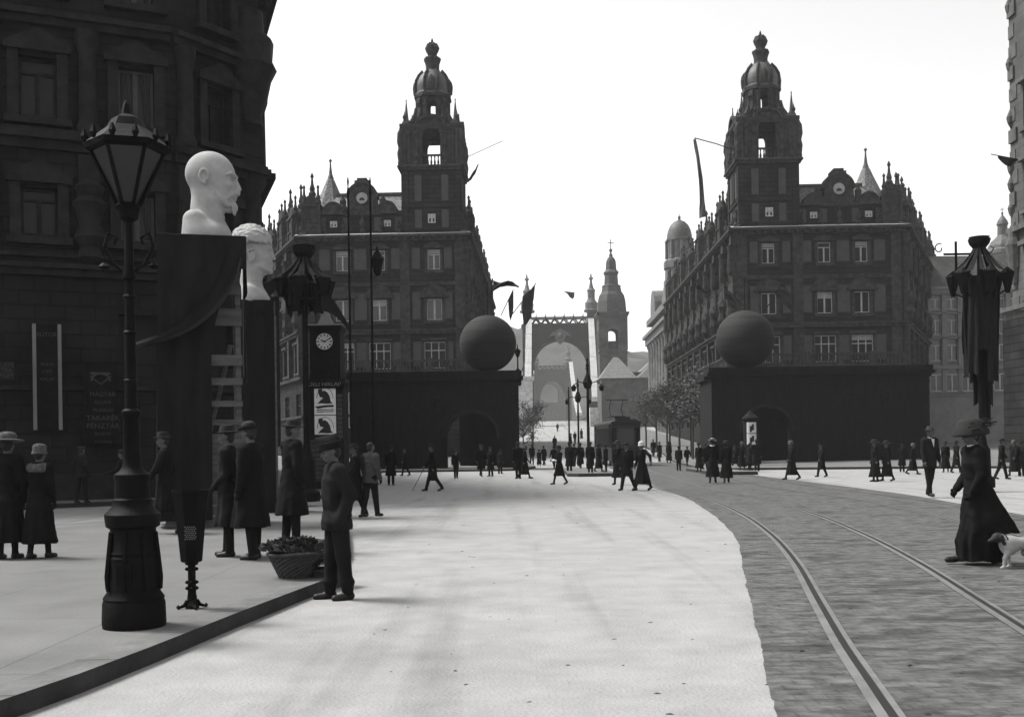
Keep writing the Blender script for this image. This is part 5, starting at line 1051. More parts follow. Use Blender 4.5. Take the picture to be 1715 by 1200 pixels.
def tree_proto(label, h, cw, seed, n, dens=1.0, leaf=.2):
    r = random.Random(seed); t = thing('street_tree', label, 'tree', (0,0,0), 0, 'young trees lining the street')
    tk = MB(); tk.tube([(0,0,-.1),(.03,.02,h*.25),(-.04,.05,h*.5),(.05,0,h*.8)], [h*.015,h*.013,h*.010,h*.004], 7); tips = []
    for i in range(15):
        a = r.uniform(0, 6.28); z0 = h*r.uniform(.3,.75); L = cw*r.uniform(.5,1.0)*(1.15-.5*z0/h); d = Vector((math.cos(a), math.sin(a), r.uniform(.5,1.1))).normalized()
        p0 = Vector((0,.03,z0)); p1 = p0+d*L*.5; p2 = p0+d*L+Vector((r.uniform(-.2,.2),r.uniform(-.2,.2),.15))
        tk.tube([p0,p1,p2], [h*.009,h*.006,h*.002], 5); tips += [p1,p2,p1.lerp(p2,.6)]
        for k in range(4):
            b0 = p1.lerp(p2, r.random()); b1 = b0+Vector((r.uniform(-1,1),r.uniform(-1,1),r.uniform(0,1)))*L*.35; tk.tube([b0,b1], [h*.004,h*.0012], 4); tips += [b1, b0.lerp(b1,.6)]
    tk.build('trunk', M_bark, t); cr = MB()
    for i in range(n):
        p = r.choice(tips)+Vector((r.gauss(0,.34),r.gauss(0,.34),r.gauss(0,.32)))*cw*.42; s_ = leaf*r.uniform(.5,1.2)
        u = Vector((r.gauss(0,1),r.gauss(0,1),r.gauss(0,1))).normalized(); v = u.orthogonal().normalized(); cr.add([tuple(p+u*s_), tuple(p+v*s_*.5), tuple(p-u*s_*.8), tuple(p-v*s_*.5)], [(0,1,2,3)])
    cr.build('crown', M_leaf, t); return t
TP = [tree_proto('x', 7.6, 2.8, i, 1700, leaf=.125) for i in range(3)]
tl_ = [(1082,128,'small spring tree farthest up the right pavement'), (1100,116,'small spring tree second farthest up the right pavement'), (1118,104,'spring tree midway in the right hand row'), (1138,95,'spring tree fourth along the right hand row'), (1160,86,'spring tree nearest but one to the right archway'), (1184,79,'spring tree touching the right archway'),
       (877,83,'bushy dark tree at the right end of the left archway'), (893,112,'dark tree behind the bushy tree by the left archway')]
used_ = [0,0,0]
for i, (px, Y, l) in enumerate(tl_):
    k_ = i % 3; o = TP[k_] if not used_[k_] else copy_tree(TP[k_]); used_[k_] = 1
    q = P(px, 742, Y); o.location = (q.x, Y, gz(Y)+.1); o.rotation_euler.z = i*1.3; o['label'] = l; f_ = (1.0 if i < 6 else (.62, .8)[i-6]); o.scale = (f_, f_, f_)
# ------------------------------------------------------------------ baskets at the kerb
def basket(label, p, r0, r1, h, handle, leaves, seed):
    r = random.Random(seed); t = thing('wicker_basket', label, 'basket', p, r.uniform(0,3)); b = MB(); n = 40
    rings = []
    for k in range(13):
        f = k/12; rr = r0+(r1-r0)*f
        rings.append([(rr*(1+.02*(1 if (i+k) % 2 else -1))*math.cos(2*math.pi*i/n), rr*(1+.02*(1 if (i+k) % 2 else -1))*math.sin(2*math.pi*i/n), h*f) for i in range(n)])
    rings += [[(r1*.9*math.cos(2*math.pi*i/n), r1*.9*math.sin(2*math.pi*i/n), h*.9) for i in range(n)]]
    b.loft(rings); b.tube([(r1*math.cos(i*math.pi/16), r1*math.sin(i*math.pi/16), h) for i in range(33)], .018, 6)
    b.build('wicker', M_wick, t)
    if handle: MB().tube([(r1*math.cos(math.pi*i/14), 0, h*.95+handle*math.sin(math.pi*i/14)) for i in range(15)], .016, 6).build('handle', M_wick, t)
    g_ = MB()
    for i in range(leaves):
        a = r.uniform(0,6.28); q = r1*1.22*math.sqrt(r.random()); c = Vector((q*math.cos(a), q*math.sin(a), h+.05+.1*(1-(q/r1)**2*.5)*r.uniform(.2,1.3))); d = Vector((math.cos(a)*.7+r.gauss(0,.5), math.sin(a)*.7+r.gauss(0,.5), r.uniform(-.3,.9))).normalized(); s_ = r.uniform(.03,.065); v = d.orthogonal().normalized()
        g_.add([tuple(c+d*s_), tuple(c+v*s_*.45+d*s_*.2), tuple(c-d*s_*.6), tuple(c-v*s_*.45+d*s_*.2)], [(0,1,2,3)])
    g_.build('greenery', M_leafd, t); return t
M_wick = mat('dark_wicker', .035, .8, .4, 14, .4); M_leafd = mat('bunch_leaf', .03, .7, .6, 9, 0)
q = G(490, 969, .13); basket('wide wicker basket heaped with greenery on the pavement corner', (q.x, q.y+.2, .13), .19, .31, .26, 0, 900, 2)
q = G(534, 992, .0); basket('smaller handled wicker basket behind the peddler boy', (q.x, q.y+.45, .0), .16, .2, .2, .22, 260, 4)
# ------------------------------------------------------------------ people
M_skin = mat('skin', .075, .6, .12, 6, .05); M_hair = mat('dark_hair', .012, .7, .3, 14, .2)
M_coat = [mat('black_wool', .008, .95, .3, 4, .12, 45, .06), mat('charcoal_wool', .014, .95, .3, 4, .12, 45, .06), mat('grey_tweed', .045, .95, .25, 5, .12, 45, .06)]
M_trou = mat('dark_trousers', .009, .9, .3, 4, .25, 50, .1); M_shoe = mat('shoe_leather', .009, .5, .3, 5, .1, None, .25)
M_linen = mat('white_linen', .5, .8, .08, 6, .1); M_fur = mat('pale_fur', .09, .95, .4, 18, .8, 50, .1); M_hat = mat('felt_hat', .009, .85, .3, 6, .2)
def mk_body(root, fem, legs, arms, h, nod=0.0, lean=0.0, turn=0.0, gm=1, fine=True):
    """legs: two (thigh forward, knee bend); arms: two (forward, outward, elbow). Faces -y. Returns wrists and shoulders for the sleeves."""
    L = lambda x, y, z: (x, y-max(0, z-.9)*math.tan(lean), z)
    pr = []; feet = []; J = {}; lw = 0 if fem else .016
    for s_, (th, kb) in zip((-1, 1), legs):
        hp = Vector((s_*.088, 0, .9)); kn = hp+.43*Vector((0, -math.sin(th), -math.cos(th))); an = kn+.40*Vector((0, -math.sin(th-kb), -math.cos(th-kb)))
        feet.append((hp, kn, an, th-kb))
    dz = min(f[2].z-.07-(.06 if f[3] < -.25 else 0) for f in feet)
    Z = Vector((0, 0, -dz))
    for s_, (hp, kn, an, sa) in zip((-1, 1), feet):
        hp, kn, an = hp+Z, kn+Z, an+Z
        pr += [cap(tuple(hp), tuple(kn), .085+lw, .058+lw, 1, .03), cap(tuple(kn), tuple(an+Vector((0,0,.02))), .057+lw, .043+lw, 1, .02)]
        up = max(0, -sa-.2)*.9
        heel = an+Vector((0, .035, -.03)); toe = an+Vector((s_*.02, -.15*math.cos(up), -.045-.15*math.sin(up)*(1 if up else 0)))
        pr += [cap(tuple(an), tuple(heel), .045, .038, 2, .02), cap(tuple(heel), tuple(toe), .036, .03, 2, .02), cap(tuple((heel+toe)/2), tuple(toe), .042, .034, 2, .02)]
    d = -dz; w_ = .9 if fem else 1.0
    T = lambda x, y, z: tuple(Vector(L(x, y, z))+Z)
    pr += [ell(T(0,0,.94), (.15*w_+.01,.11,.12), 1, .06), ell(T(0,-.01,1.12), (.135*w_,.095,.14), 3, .08), ell(T(0,-.01,1.3), (.165*w_,.105,.15), 3, .08), cap(T(-.15*w_,.0,1.42), T(.15*w_,.0,1.42), .055, .055, 3, .06)]
    c, s = math.cos(turn), math.sin(turn)
    def Hd(x, y, z):                     # head space: origin at the base of the skull
        y2, z2 = y*math.cos(nod)+z*math.sin(nod)*-1, z*math.cos(nod)+y*math.sin(nod)*1
        return tuple(Vector(L(0, -.005, 1.50))+Vector((x*c-y2*s, x*s+y2*c, z2))+Z)
    pr += [cap(T(0,.01,1.42), Hd(0,.0,.06), .056, .05, 0, .03)]
    pr += [ell(Hd(0,-.005,.155), (.074,.092,.088), 0, .02), ell(Hd(0,-.03,.1), (.058,.066,.075), 0, .035), ell(Hd(0,-.062,.05), (.032,.03,.026), 0, .03)]
    pr += [cap(Hd(0,-.098,.135), Hd(0,-.115,.098), .008, .014, 0, .014), cap(Hd(-.035,-.083,.148), Hd(.035,-.083,.148), .014, .014, 0, .018), cap(Hd(-.018,-.096,.064), Hd(.018,-.096,.064), .008, .008, 0, .008)]
    for s_ in (-1, 1):
        pr += [ell(Hd(s_*.03,-.092,.126), (.016,.013,.01), 0, .01, '-'), ell(Hd(s_*.03,-.082,.126), (.011,.011,.009), 4, .002), ell(Hd(s_*.076,.005,.115), (.012,.022,.032), 0, .008), ell(Hd(s_*.045,-.072,.1), (.02,.02,.022), 0, .02)]
    pr += [ell(Hd(0,.018,.172), (.079,.09,.078), 4, .012)]
    pr += [ell(Hd(0,.05,.11), (.062,.05,.075), 4, .012)]
    if fem: pr += [ell(Hd(0,.085,.12), (.055,.045,.055), 4, .03), ell(Hd(0,.03,.14), (.086,.07,.075), 4, .02)]
    J['sh'] = []
    for s_, (f, o, e) in zip((-1, 1), arms):
        sh = Vector(T(s_*.185*w_, 0, 1.41)); ua = Vector((s_*math.sin(o), -math.sin(f)*math.cos(o), -math.cos(f)*math.cos(o)))
        el = sh+ua*.28; ax_ = f+e; fa = Vector((s_*math.sin(o)*.5-(s_*.25 if e > .5 else 0), -math.sin(ax_), -math.cos(ax_))).normalized(); wr = el+fa*.25
        pr += [cap(tuple(sh), tuple(el), .05, .042, 3, .03), cap(tuple(el), tuple(wr), .042, .03, 3, .02)]
        n_ = Vector((s_, 0, 0)); n_ = (n_-fa*n_.dot(fa)).normalized(); b_ = fa.cross(n_)*s_      # b_: towards the thumb side
        if b_.y > 0: b_ = -b_
        pl = wr+fa*.055; pr += [cap(tuple(wr), tuple(pl+fa*.02), .026, .03, gm, .012), cap(tuple(pl-b_*.025), tuple(pl+b_*.025), .02, .02, gm, .02)]
        for q, ln_ in zip((-.03, -.01, .01, .03), (.055, .068, .072, .064)):
            k0 = pl+fa*.03+b_*q; k1 = k0+(fa*.8-n_*.5)*ln_*.55; k2 = k1+(fa*.45-n_*.85)*ln_*.5; pr += [cap(tuple(k0), tuple(k1), .0105, .0095, gm, .004), cap(tuple(k1), tuple(k2), .0095, .008, gm, .004)]
        t0 = wr+fa*.025+b_*.026; t1 = t0+(fa*.6+b_*.75-n_*.2)*.035; t2 = t1+(fa*.95-n_*.25)*.03; pr += [cap(tuple(t0), tuple(t1), .013, .011, gm, .006), cap(tuple(t1), tuple(t2), .011, .009, gm, .004)]
        J['sh'].append((sh, el, wr, fa))
    J['T'] = T; J['Hd'] = Hd; J['Z'] = -dz
    o = vol_obj('body', pr, h, [M_skin, M_trou, M_shoe, M_trou, M_hair], root, 1 if fine else 0); J['body'] = o
    return J
def mk_coat(root, J, prof, m, h, folds=(7,.05,1.0), name='coat', sleeves=True, extra=(), r=(.066,.05), pockets=False):
    T = J['T']; dz = J['Z']
    pr = [lof([(z+dz, rx, ry, *(Vector(T(0, cy, z)).xy)) for z, rx, ry, cy in prof], (folds[0], folds[1], folds[2]+dz), 0, .03)]
    if sleeves:
        for sh, el, wr, fa in J['sh']: pr += [cap(tuple(sh), tuple(el), r[0]+.008, r[0], 0, .05), cap(tuple(el), tuple(wr-fa*.01), r[0], r[1], 0, .02)]
        pr += [cap(T(-.15,.01,1.425), T(.15,.01,1.425), .065, .065, 0, .06)]
    if sleeves: pr += [cap(T(-.05,.045,1.47), T(.05,.045,1.47), .035, .035, 0, .03)]
    if pockets: pr += [ell(tuple(wr+fa*.06), (.075,.07,.085), 0, .05) for sh, el, wr, fa in J['sh']]
    pr += list(extra)
    return vol_obj(name, pr, h, m, root, 1, lambda X, Y, Z: .0055*np.sin(X*27+Z*7+.7)*np.sin(Y*25-Z*9)+.0035*np.sin(Z*43+X*17)*np.sin(Y*31+Z*11))
def mk_hat(root, J, kind, m=None):
    Hd = J['Hd']; z0 = Hd(0, 0, .185); up = (Vector(Hd(0,0,.3))-Vector(Hd(0,0,.185))).normalized(); fw = (Vector(Hd(0,-.1,.185))-Vector(z0)).normalized()
    M = Matrix.Translation(z0) @ Matrix((( -fw.cross(up).x, -fw.x, up.x), (-fw.cross(up).y, -fw.y, up.y), (-fw.cross(up).z, -fw.z, up.z))).to_4x4()
    a, b = .082, 1.2
    P_ = {'bowler': [(.06,.0),(.128,.005),(.135,.022),(.128,.012),(a+.006,.01),(a+.004,.05),(.076,.08),(.05,.102),(.01,.108)],
          'fedora': [(.06,.0),(.136,-.004),(.14,.006),(.1,.012),(a+.006,.012),(a-.002,.06),(.07,.095),(.045,.1),(.01,.085)],
          'boater': [(.06,.0),(.165,0),(.168,.008),(.09,.01),(a+.008,.012),(a+.008,.075),(.08,.08),(.01,.082)],
          'wide': [(.06,.0),(.2,-.01),(.225,.012),(.2,.02),(.12,.03),(.125,.08),(.1,.12),(.05,.135),(.01,.137)],
          'huge': [(.08,-.02),(.19,-.06),(.215,-.045),(.21,.0),(.17,.06),(.15,.12),(.1,.155),(.01,.165)],
          'cloche': [(.09,-.05),(.115,-.055),(.11,-.04),(.098,.0),(.1,.05),(.085,.085),(.05,.105),(.01,.11)],
          'cap': [(.07,-.01),(.086,-.01),(.09,.02),(.118,.04),(.12,.052),(.09,.07),(.04,.078),(.01,.078)],
          'tall': [(.06,.0),(.14,.0),(.142,.01),(a+.01,.014),(a+.012,.04),(a+.008,.1),(.078,.108),(.01,.108)]}.get(kind)
    mb = MB(M @ Matrix.Diagonal((1, b if kind not in ('huge','wide') else 1.06, 1, 1)))
    if kind == 'side':
        mb.loft([[(x*w, y*w2+sh, z) for x, y in [(.082*math.cos(i*math.pi/10), .108*math.sin(i*math.pi/10)) for i in range(20)]] for z, w, w2, sh in ((-.03,1.03,.98,.0),(.0,1.05,.98,0),(.05,.95,1.0,0),(.09,.55,1.0,-.01),(.12,.2,.98,-.015),(.125,.03,.9,-.015))])
        mb.loft([[(x*w, y*w2, z) for x, y in [(.088*math.cos(i*math.pi/10), .112*math.sin(i*math.pi/10)) for i in range(20)]] for z, w, w2 in ((-.035,1.04,.93),(-.035,1.1,.98),(.04,1.1,.99),(.045,1.02,.93))]); mb.box(-.05, .05, -.145, -.09, -.02, -.008)
    else:
        mb.lathe(P_, 20)
        if kind == 'cap': mb.loft([[(.085*math.cos(-math.pi*i/10), -.05-.07*math.sin(math.pi*i/10), z) for i in range(11)] for z in (-.012, .0)])
    o = mb.build('hat', m or M_hat, root, auto=50)
    if kind in ('boater', 'bandhat', 'wideband'): MB(M @ Matrix.Diagonal((1,b,1,1))).lathe([(a+.011,.014),(a+.013,.02),(a+.013,.05),(a+.011,.055)], 20).build('hat_band', M_hat, o)
    if kind == 'huge':
        ff = MB(M); r = random.Random(3)
        for i in range(26): t = r.random(); p = Vector((.12+.06*r.gauss(0,.5), -.12+.32*t, .09+.05*r.gauss(0,.6))); ff.tube([p, p+Vector((.05*r.gauss(0,1),.09,.03*r.gauss(0,1)))], [.012,.003], 5)
        ff.build('feather', M_hat, o)
    return o
STAND = ((.03,.0),(-.05,.03)); WALK = ((.24,.06),(-.22,.2)); STRIDE = ((.34,.08),(-.3,.26))
ARM0 = ((.05,.1,.2),(-.05,.1,.2)); ARMW = ((-.3,.1,.25),(.35,.1,.3)); POCK = ((-.42,.2,.85),(-.42,.2,.85))
OVER = [(.42,.25,.20,.0),(.62,.225,.175,0),(.9,.195,.15,0),(1.1,.175,.13,0),(1.3,.19,.13,0),(1.42,.165,.1,.005),(1.48,.07,.065,.01)]
JACK = [(.80,.19,.145,0),(.95,.18,.135,0),(1.12,.165,.122,0),(1.3,.185,.128,0),(1.42,.16,.1,.005),(1.47,.065,.062,.01)]
WCOAT = [(.24,.27,.25,0),(.5,.235,.21,0),(.85,.185,.16,0),(1.04,.14,.12,0),(1.28,.165,.13,0),(1.4,.14,.09,.005),(1.47,.06,.06,.01)]
WJACK = [(.72,.21,.18,0),(.92,.175,.15,0),(1.05,.135,.118,0),(1.28,.16,.128,0),(1.4,.14,.09,.005),(1.46,.06,.06,.01)]
SKIRT = [(.2,.27,.27,0),(.5,.21,.2,0),(.85,.17,.15,0),(1.0,.12,.1,0)]
def collar(root, J, m=None, r=.062):
    c = J['T'](0, .012, 1.475); mb = MB(Matrix.Translation(c) @ Matrix.Rotation(-.12, 4, 'X')); mb.lathe([(r,-.012),(r+.006,.0),(r-.004,.028),(r-.01,.028),(r-.01,-.012)], 18, sy=1.05); return mb.build('collar', m or M_linen, root)
GLOVE = [1]
def man(kind, legs, arms, hat, coat=0, h=.012, hatm=None, nod=.05, turn=0.0, lean=.02, prof=None, white=True, height=1.72):
    t = thing('person', 'person', 'person'); J = mk_body(t, False, legs, arms, h, nod, lean, turn, GLOVE[0])
    mk_coat(t, J, prof or (OVER if kind == 'over' else JACK), M_coat[coat], h, (7,.05,1.0) if kind == 'over' else (5,.03,1.0), pockets=arms is POCK)
    if white: collar(t, J)
    if hat: mk_hat(t, J, hat, hatm)
    t['hh'] = height; return t, J
def woman(kind, legs, arms, hat, coat=0, h=.012, hatm=None, nod=.05, turn=0.0, lean=.02, prof=None, skirt=None, fold=.07):
    t = thing('person', 'person', 'person'); J = mk_body(t, True, legs, arms, h, nod, lean, turn, GLOVE[0])
    mk_coat(t, J, prof or (WCOAT if kind == 'coat' else WJACK), M_coat[coat], h, (8,fold,1.0), r=(.058,.042))
    if kind != 'coat': mk_coat(t, J, skirt or SKIRT, M_coat[0], h, (8,fold,.95), 'skirt', False)
    if hat: mk_hat(t, J, hat, hatm)
    return t, J
NOMH = {}
def place(t, px, py, ptop, yaw, label, z=0.0, group=None, Y=None):
    """stand a figure on the ground under its feet pixel, scaled to the height the photo gives it"""
    g_ = G(px, py, z) if Y is None else Vector((P(px, 740, Y).x, Y, gz(Y)))
    y = g_.y; hgt = (py-ptop)*y/F
    zz = z if Y is None else g_.z
    k_ = hgt/t['nh']; k_ = min(1.16, max(.55, k_))
    t.location = (g_.x, y, zz); t.scale = (k_,)*3; t.rotation_euler.z = R(yaw); t['label'] = label
    if group: t['group'] = group
    return t
def nominal(t):
    t['nh'] = max((o.matrix_basis @ Vector(c)).z for o in t.children for c in o.bound_box); return t
def props_off(t):
    for k_ in ('nh', 'hh'):
        if k_ in t: del t[k_]
PEOPLE = []
def put(t, *a, **k_): PEOPLE.append(t); return place(t, *a, **k_)
def one(tj): return nominal(tj[0])
# the near figures, each modelled for itself
fh = .0105
t, J = woman('coat', STAND, ARM0, 'wide', 0, fh, M_fur); nominal(t); put(t, 14, 935, 722, 178, 'woman in black coat and pale hat cut by the left edge, seen from behind', .13)
t, J = woman('coat', ((.12,.02),(-.1,.1)), ((.02,.12,.15),(-.1,.28,.15)), None, 0, fh)
mk_hat(t, J, 'cloche', M_fur); vol_obj('fur_collar', [cap(J['T'](-.13,.02,1.42), J['T'](.13,.02,1.42), .07, .07, 0, .05), ell(J['T'](0,.06,1.4), (.14,.07,.08), 0, .05), cap(J['T'](-.1,-.05,1.4), J['T'](.1,-.05,1.4), .05, .05, 0, .05)], .012, M_fur, t)
nominal(t); put(t, 67, 934, 742, 172, 'woman with pale fur collar and light banded hat walking away at far left', .13)
t, J = man('jack', ((.12,.02),(-.12,.1)), POCK, 'cap', 1, .012, M_coat[2], white=False); nominal(t); put(t, 137, 842, 747, 165, 'man in short jacket standing at the kerb below the dark signboard', .13)
t, J = man('over', STAND, ((.4,.15,.9),(.4,.15,.9)), 'bowler', 0, .012, prof=[(z, rx*1.2, ry*1.15, c) for z, rx, ry, c in OVER]); nominal(t); put(t, 207, 852, 752, -90, 'stout dark figure half hidden behind the iron lamp base', .13)
t, J = man('over', STRIDE, ARMW, 'fedora', 0, .012, white=False); nominal(t); put(t, 278, 893, 722, -80, 'man in dark overcoat striding left behind the litter basket', .13)
t, J = man('over', ((.1,.02),(-.02,.02)), ((-.2,.0,1.1),(-.2,.0,1.05)), 'fedora', 1, fh); nominal(t); put(t, 386, 931, 711, -95, 'man facing left with hands joined, partly behind the portly bowler man', .13)
t, J = man('over', ((.02,.0),(-.06,.03)), ((.25,.12,.9),(-.1,.16,.3)), 'bowler', 0, fh, nod=.16, turn=-.25, prof=[(z, rx*1.1, ry*1.2, c-.02) for z, rx, ry, c in OVER])
vol_obj('pocket_handkerchief', [cap(J['T'](-.115,-.155,1.3), J['T'](-.07,-.165,1.315), .016, .01)], .006, M_linen, t); nominal(t); put(t, 424, 936, 704, -112, 'portly man in bowler and long black overcoat beside the bald bust pedestal', .13)
t, J = man('over', ((.02,.0),(-.06,.03)), ((-.1,.14,.3),(.1,.14,.3)), 'fedora', 0, fh, turn=-.2, prof=[(z, rx*(1.1 if z < .7 else 1.0), ry*(1.15 if z < .7 else 1.0), c) for z, rx, ry, c in OVER]); nominal(t); put(t, 490, 911, 702, 128, 'man in flaring black overcoat standing behind the wide wicker basket', .13)
# peddler boy in army tunic with side cap
t = thing('person', 'p', 'person'); J = mk_body(t, False, ((.1,.04),(-.1,.02)), ((-.4,.2,.85),(-.42,.2,.8)), .0095, .22, .03, -.1)
mk_coat(t, J, [(.77,.2,.165,0),(.86,.21,.172,0),(.95,.19,.15,0),(.985,.18,.142,0),(1.02,.19,.15,0),(1.18,.195,.15,0),(1.32,.195,.145,0),(1.42,.16,.105,.005),(1.49,.072,.07,.012)], M_coat[1], .0095, (6,.05,1.35), 'tunic', r=(.075,.056), pockets=True, extra=[cap(J['T'](-.07,-.03,1.48), J['T'](.07,-.03,1.48), .035, .035, 0, .03)])
lg = []; 
for s_, (th, kb) in zip((-1, 1), ((.1,.04),(-.1,.02))):
    hp = Vector((s_*.09, 0, .92)); kn = hp+.43*Vector((0,-math.sin(th),-math.cos(th))); an = kn+.38*Vector((0,-math.sin(th-kb),-math.cos(th-kb)))
    lg += [cap(tuple(hp), tuple(kn), .108, .085, 0, .03), cap(tuple(kn), tuple(an), .082, .066, 0, .03), ell(tuple(an+Vector((0,0,.08))), (.078,.08,.05), 0, .03)]
vol_obj('trousers', lg, .011, M_trou, t); mk_hat(t, J, 'side', M_coat[1]); nominal(t); put(t, 566, 1003, 725, -68, 'peddler boy in army tunic and side cap standing at the kerb by the baskets')
t, J = man('over', ((.2,.05),(-.2,.15)), ARMW, 'fedora', 0, .012); nominal(t); put(t, 596, 868, 742, -70, 'man in dark hat walking left right behind the peddler boy')
t, J = man('jack', ((.18,.02),(-.15,.12)), ((-.05,.15,.3),(.05,.1,.2)), None, 2, .011); nominal(t)
vol_obj('satchel', [lof([(.72+J['Z'],.05,.1,.29,.02),(.95+J['Z'],.045,.09,.29,.02)])], .012, M_hat, t); put(t, 621, 868, 740, 150, 'bareheaded man in pale grey jacket with dark satchel, seen from behind')
# tall lady on the right with huge hat
t = thing('person', 'p', 'person'); J = mk_body(t, True, ((.3,.1),(-.25,.2)), ((.0,.1,.7),(-.1,.12,.6)), .0105, .08, .11, .1)
mk_coat(t, J, [(.40,.28,.34,.15),(.62,.26,.28,.08),(.95,.19,.17,.01),(1.06,.15,.135,0),(1.28,.185,.15,0),(1.4,.155,.105,.005),(1.49,.075,.07,.01)], M_coat[0], .0105, (7,.08,1.0), r=(.066,.05))
mk_coat(t, J, [(.05,.21,.25,.0),(.3,.23,.27,.0),(.6,.2,.2,0),(.95,.14,.12,0)], M_coat[0], .011, (9,.08,.9), 'skirt', False); mk_hat(t, J, 'huge'); collar(t, J, M_linen, .075)
nominal(t); put(t, 1640, 945, 699, -88, 'tall lady in huge black hat and swinging coat at right with dog')
GLOVE[0] = 0
# ---- middle distance: unique poses
t, J = man('over', STRIDE, ((.3,.1,.5),(-.2,.1,.3)), 'bowler', 0, .014); wr = J['sh'][0][2]
MB().tube([tuple(wr), (wr.x-.05, wr.y-.5, .02)], .012, 6).build('cane', M_hat, t); nominal(t); put(t, 725, 822, 743, -85, 'man in long black coat striding left with walking cane')
t, J = woman('jack', STRIDE, ((.2,.1,1.3),(.1,.1,1.3)), 'wide', 0, .014, skirt=[(.42,.27,.27,0),(.6,.22,.21,0),(.85,.17,.15,0),(1.0,.12,.1,0)])
vol_obj('white_bundle', [cap(J['T'](-.1,-.26,1.12), J['T'](.14,-.26,1.1), .075, .05)], .014, M_linen, t); nominal(t); put(t, 937, 811, 745, -60, 'girl in short flared skirt carrying a white bundle across the road')
t, J = woman('coat', STRIDE, ((.1,.1,.3),(.15,1.05,.15)), 'cloche', 0, .013, M_linen, prof=[(.25,.30,.33,0),(.5,.25,.25,0),(.85,.19,.165,0),(1.04,.14,.12,0),(1.28,.165,.13,0),(1.4,.14,.09,.005),(1.47,.06,.06,.01)]); nominal(t); put(t, 1076, 821, 738, -50, 'woman in white hat stretching an arm to the right before the tram')
t, J = man('over', STRIDE, ARM0, 'bowler', 0, .014, prof=[(.55,.22,.2,0)]+OVER[2:]); nominal(t); put(t, 1051, 821, 740, -40, 'man striding between the white hatted woman and her companion')
t, J = woman('coat', WALK, ARM0, 'wide', 0, .014, prof=[(.3,.3,.28,0)]+WCOAT[1:]); nominal(t); put(t, 1036, 812, 737, -30, 'woman in flared black coat leading the trio before the tram')
t, J = woman('coat', WALK, ARM0, 'boater', 0, .013, M_linen, nod=.2); collar(t, J, M_linen, .1); nominal(t); put(t, 1194, 809, 733, 165, 'woman in white boater and white collar walking away near the right archway')
t, J = woman('coat', WALK, ARM0, 'wide', 0, .014, prof=[(.22,.26,.25,0)]+WCOAT[1:]); nominal(t); TW1 = t; put(t, 1217, 809, 737, 170, 'woman in dark hat beside the woman in white boater')
t, J = woman('coat', STRIDE, ARMW, 'cloche', 0, .014, M_fur); nominal(t); TW2 = t; put(t, 1326, 803, 737, -75, 'lone woman with pale banded hat walking left before the right archway')
t, J = man('jack', ((.12,.02),(-.16,.1)), ((.0,.12,.25),(.0,.16,.25)), 'fedora', 1, .011, M_coat[2], prof=[(.72,.19,.15,0)]+JACK[1:]); MB(Matrix.Translation(J['T'](0,-.115,1.36))).add([(-.05,0,.1),(.05,0,.1),(0,-.035,-.12)], [(0,1,2)]).build('shirt_front', M_linen, t); nominal(t); TMS = t
put(t, 1558, 833, 713, 20, 'man in dark suit and grey hat standing at the setts edge facing the camera')
t, J = man('over', WALK, ARMW, 'fedora', 0, .016); TMO = nominal(t); put(t, 1376, 799, 742, -70, 'man in overcoat walking left between the right archway and the two strolling women')
t, J = man('jack', WALK, ARMW, 'bowler', 0, .016); TMJ = nominal(t); put(t, 764, 802, 752, 10, 'man in suit with white shirt collar walking towards the camera at the left archway')
t, J = man('over', STAND, ARM0, 'bowler', 0, .016, white=False); TMS2 = nominal(t); put(t, 655, 812, 745, 175, 'man standing with legs apart beside the tall masts, seen from behind')
t, J = woman('jack', STAND, ARM0, 'wide', 0, .016); TWS = nominal(t); put(t, 1466, 806, 735, -80, 'left one of two women strolling arm in arm on the right pavement')
t, J = man('jack', STAND, ARM0, 'cap', 1, .016, white=False); TMC = nominal(t); put(t, 1137, 788, 747, 160, 'man in cap at the near end of the right traffic island')
SRC = dict(w1=TW1, w2=TW2, mo=TMO, mj=TMJ, ms=TMS2, ws=TWS, mc=TMC)
def more(k_, px, py, pt, yaw, label, z=0.0, group=None, Y=None): t = copy_tree(SRC[k_]); t.pop('group', None) if hasattr(t, 'pop') else None; return put(t, px, py, pt, yaw, label, z, group, Y)
more('w1', 1486, 806, 737, -80, 'right one of two women strolling arm in arm on the right pavement')
more('mo', 679, 797, 750, -60, 'man in dark coat at the foot of the left archway beside the two masts')
more('mj', 786, 781, 748, 180, 'small figure standing inside the left archway opening')
more('mo', 806, 798, 744, 30, 'left man of the pair walking below the great left ball')
more('ms', 822, 797, 748, -40, 'right man of the pair walking below the great left ball')
more('mc', 838, 793, 752, 150, 'man in cap alone under the right pier of the left archway')
more('ms', 868, 801, 739, -160, 'man in dark coat at the right corner of the left archway')
more('w2', 879, 801, 745, 100, 'woman in trailing skirt beside the man at the left archway corner')
more('mj', 891, 779, 744, 170, 'man walking away along the kerb beyond the left archway')
more('w1', 903, 781, 752, 170, 'short woman walking away between two men beyond the left archway')
more('mo', 911, 779, 746, -140, 'man with raised arm side walking up the street centre')
more('mj', 928, 785, 746, 200, 'man walking just left of the girl with white bundle')
more('ms', 954, 793, 739, 150, 'tall man at the left end of the crowd on the tram island')
more('mo', 972, 788, 741, -160, 'man with turned back second from left on the tram island')
more('ms', 989, 791, 739, 170, 'man under the lamp mast on the tram island', .16)
more('w1', 1003, 790, 741, 120, 'woman in dark hat among waiting men on the tram island', .16)
more('mc', 1015, 790, 744, -120, 'man in cap at the right end of the tram island', .16)
more('mj', 962, 782, 742, 190, 'man half hidden between the first two on the tram island')
more('mj', 1151, 781, 747, 20, 'man behind the man in cap near the right traffic island')
more('ws', 1171, 789, 740, -30, 'woman waiting at the left of the right traffic island', .16)
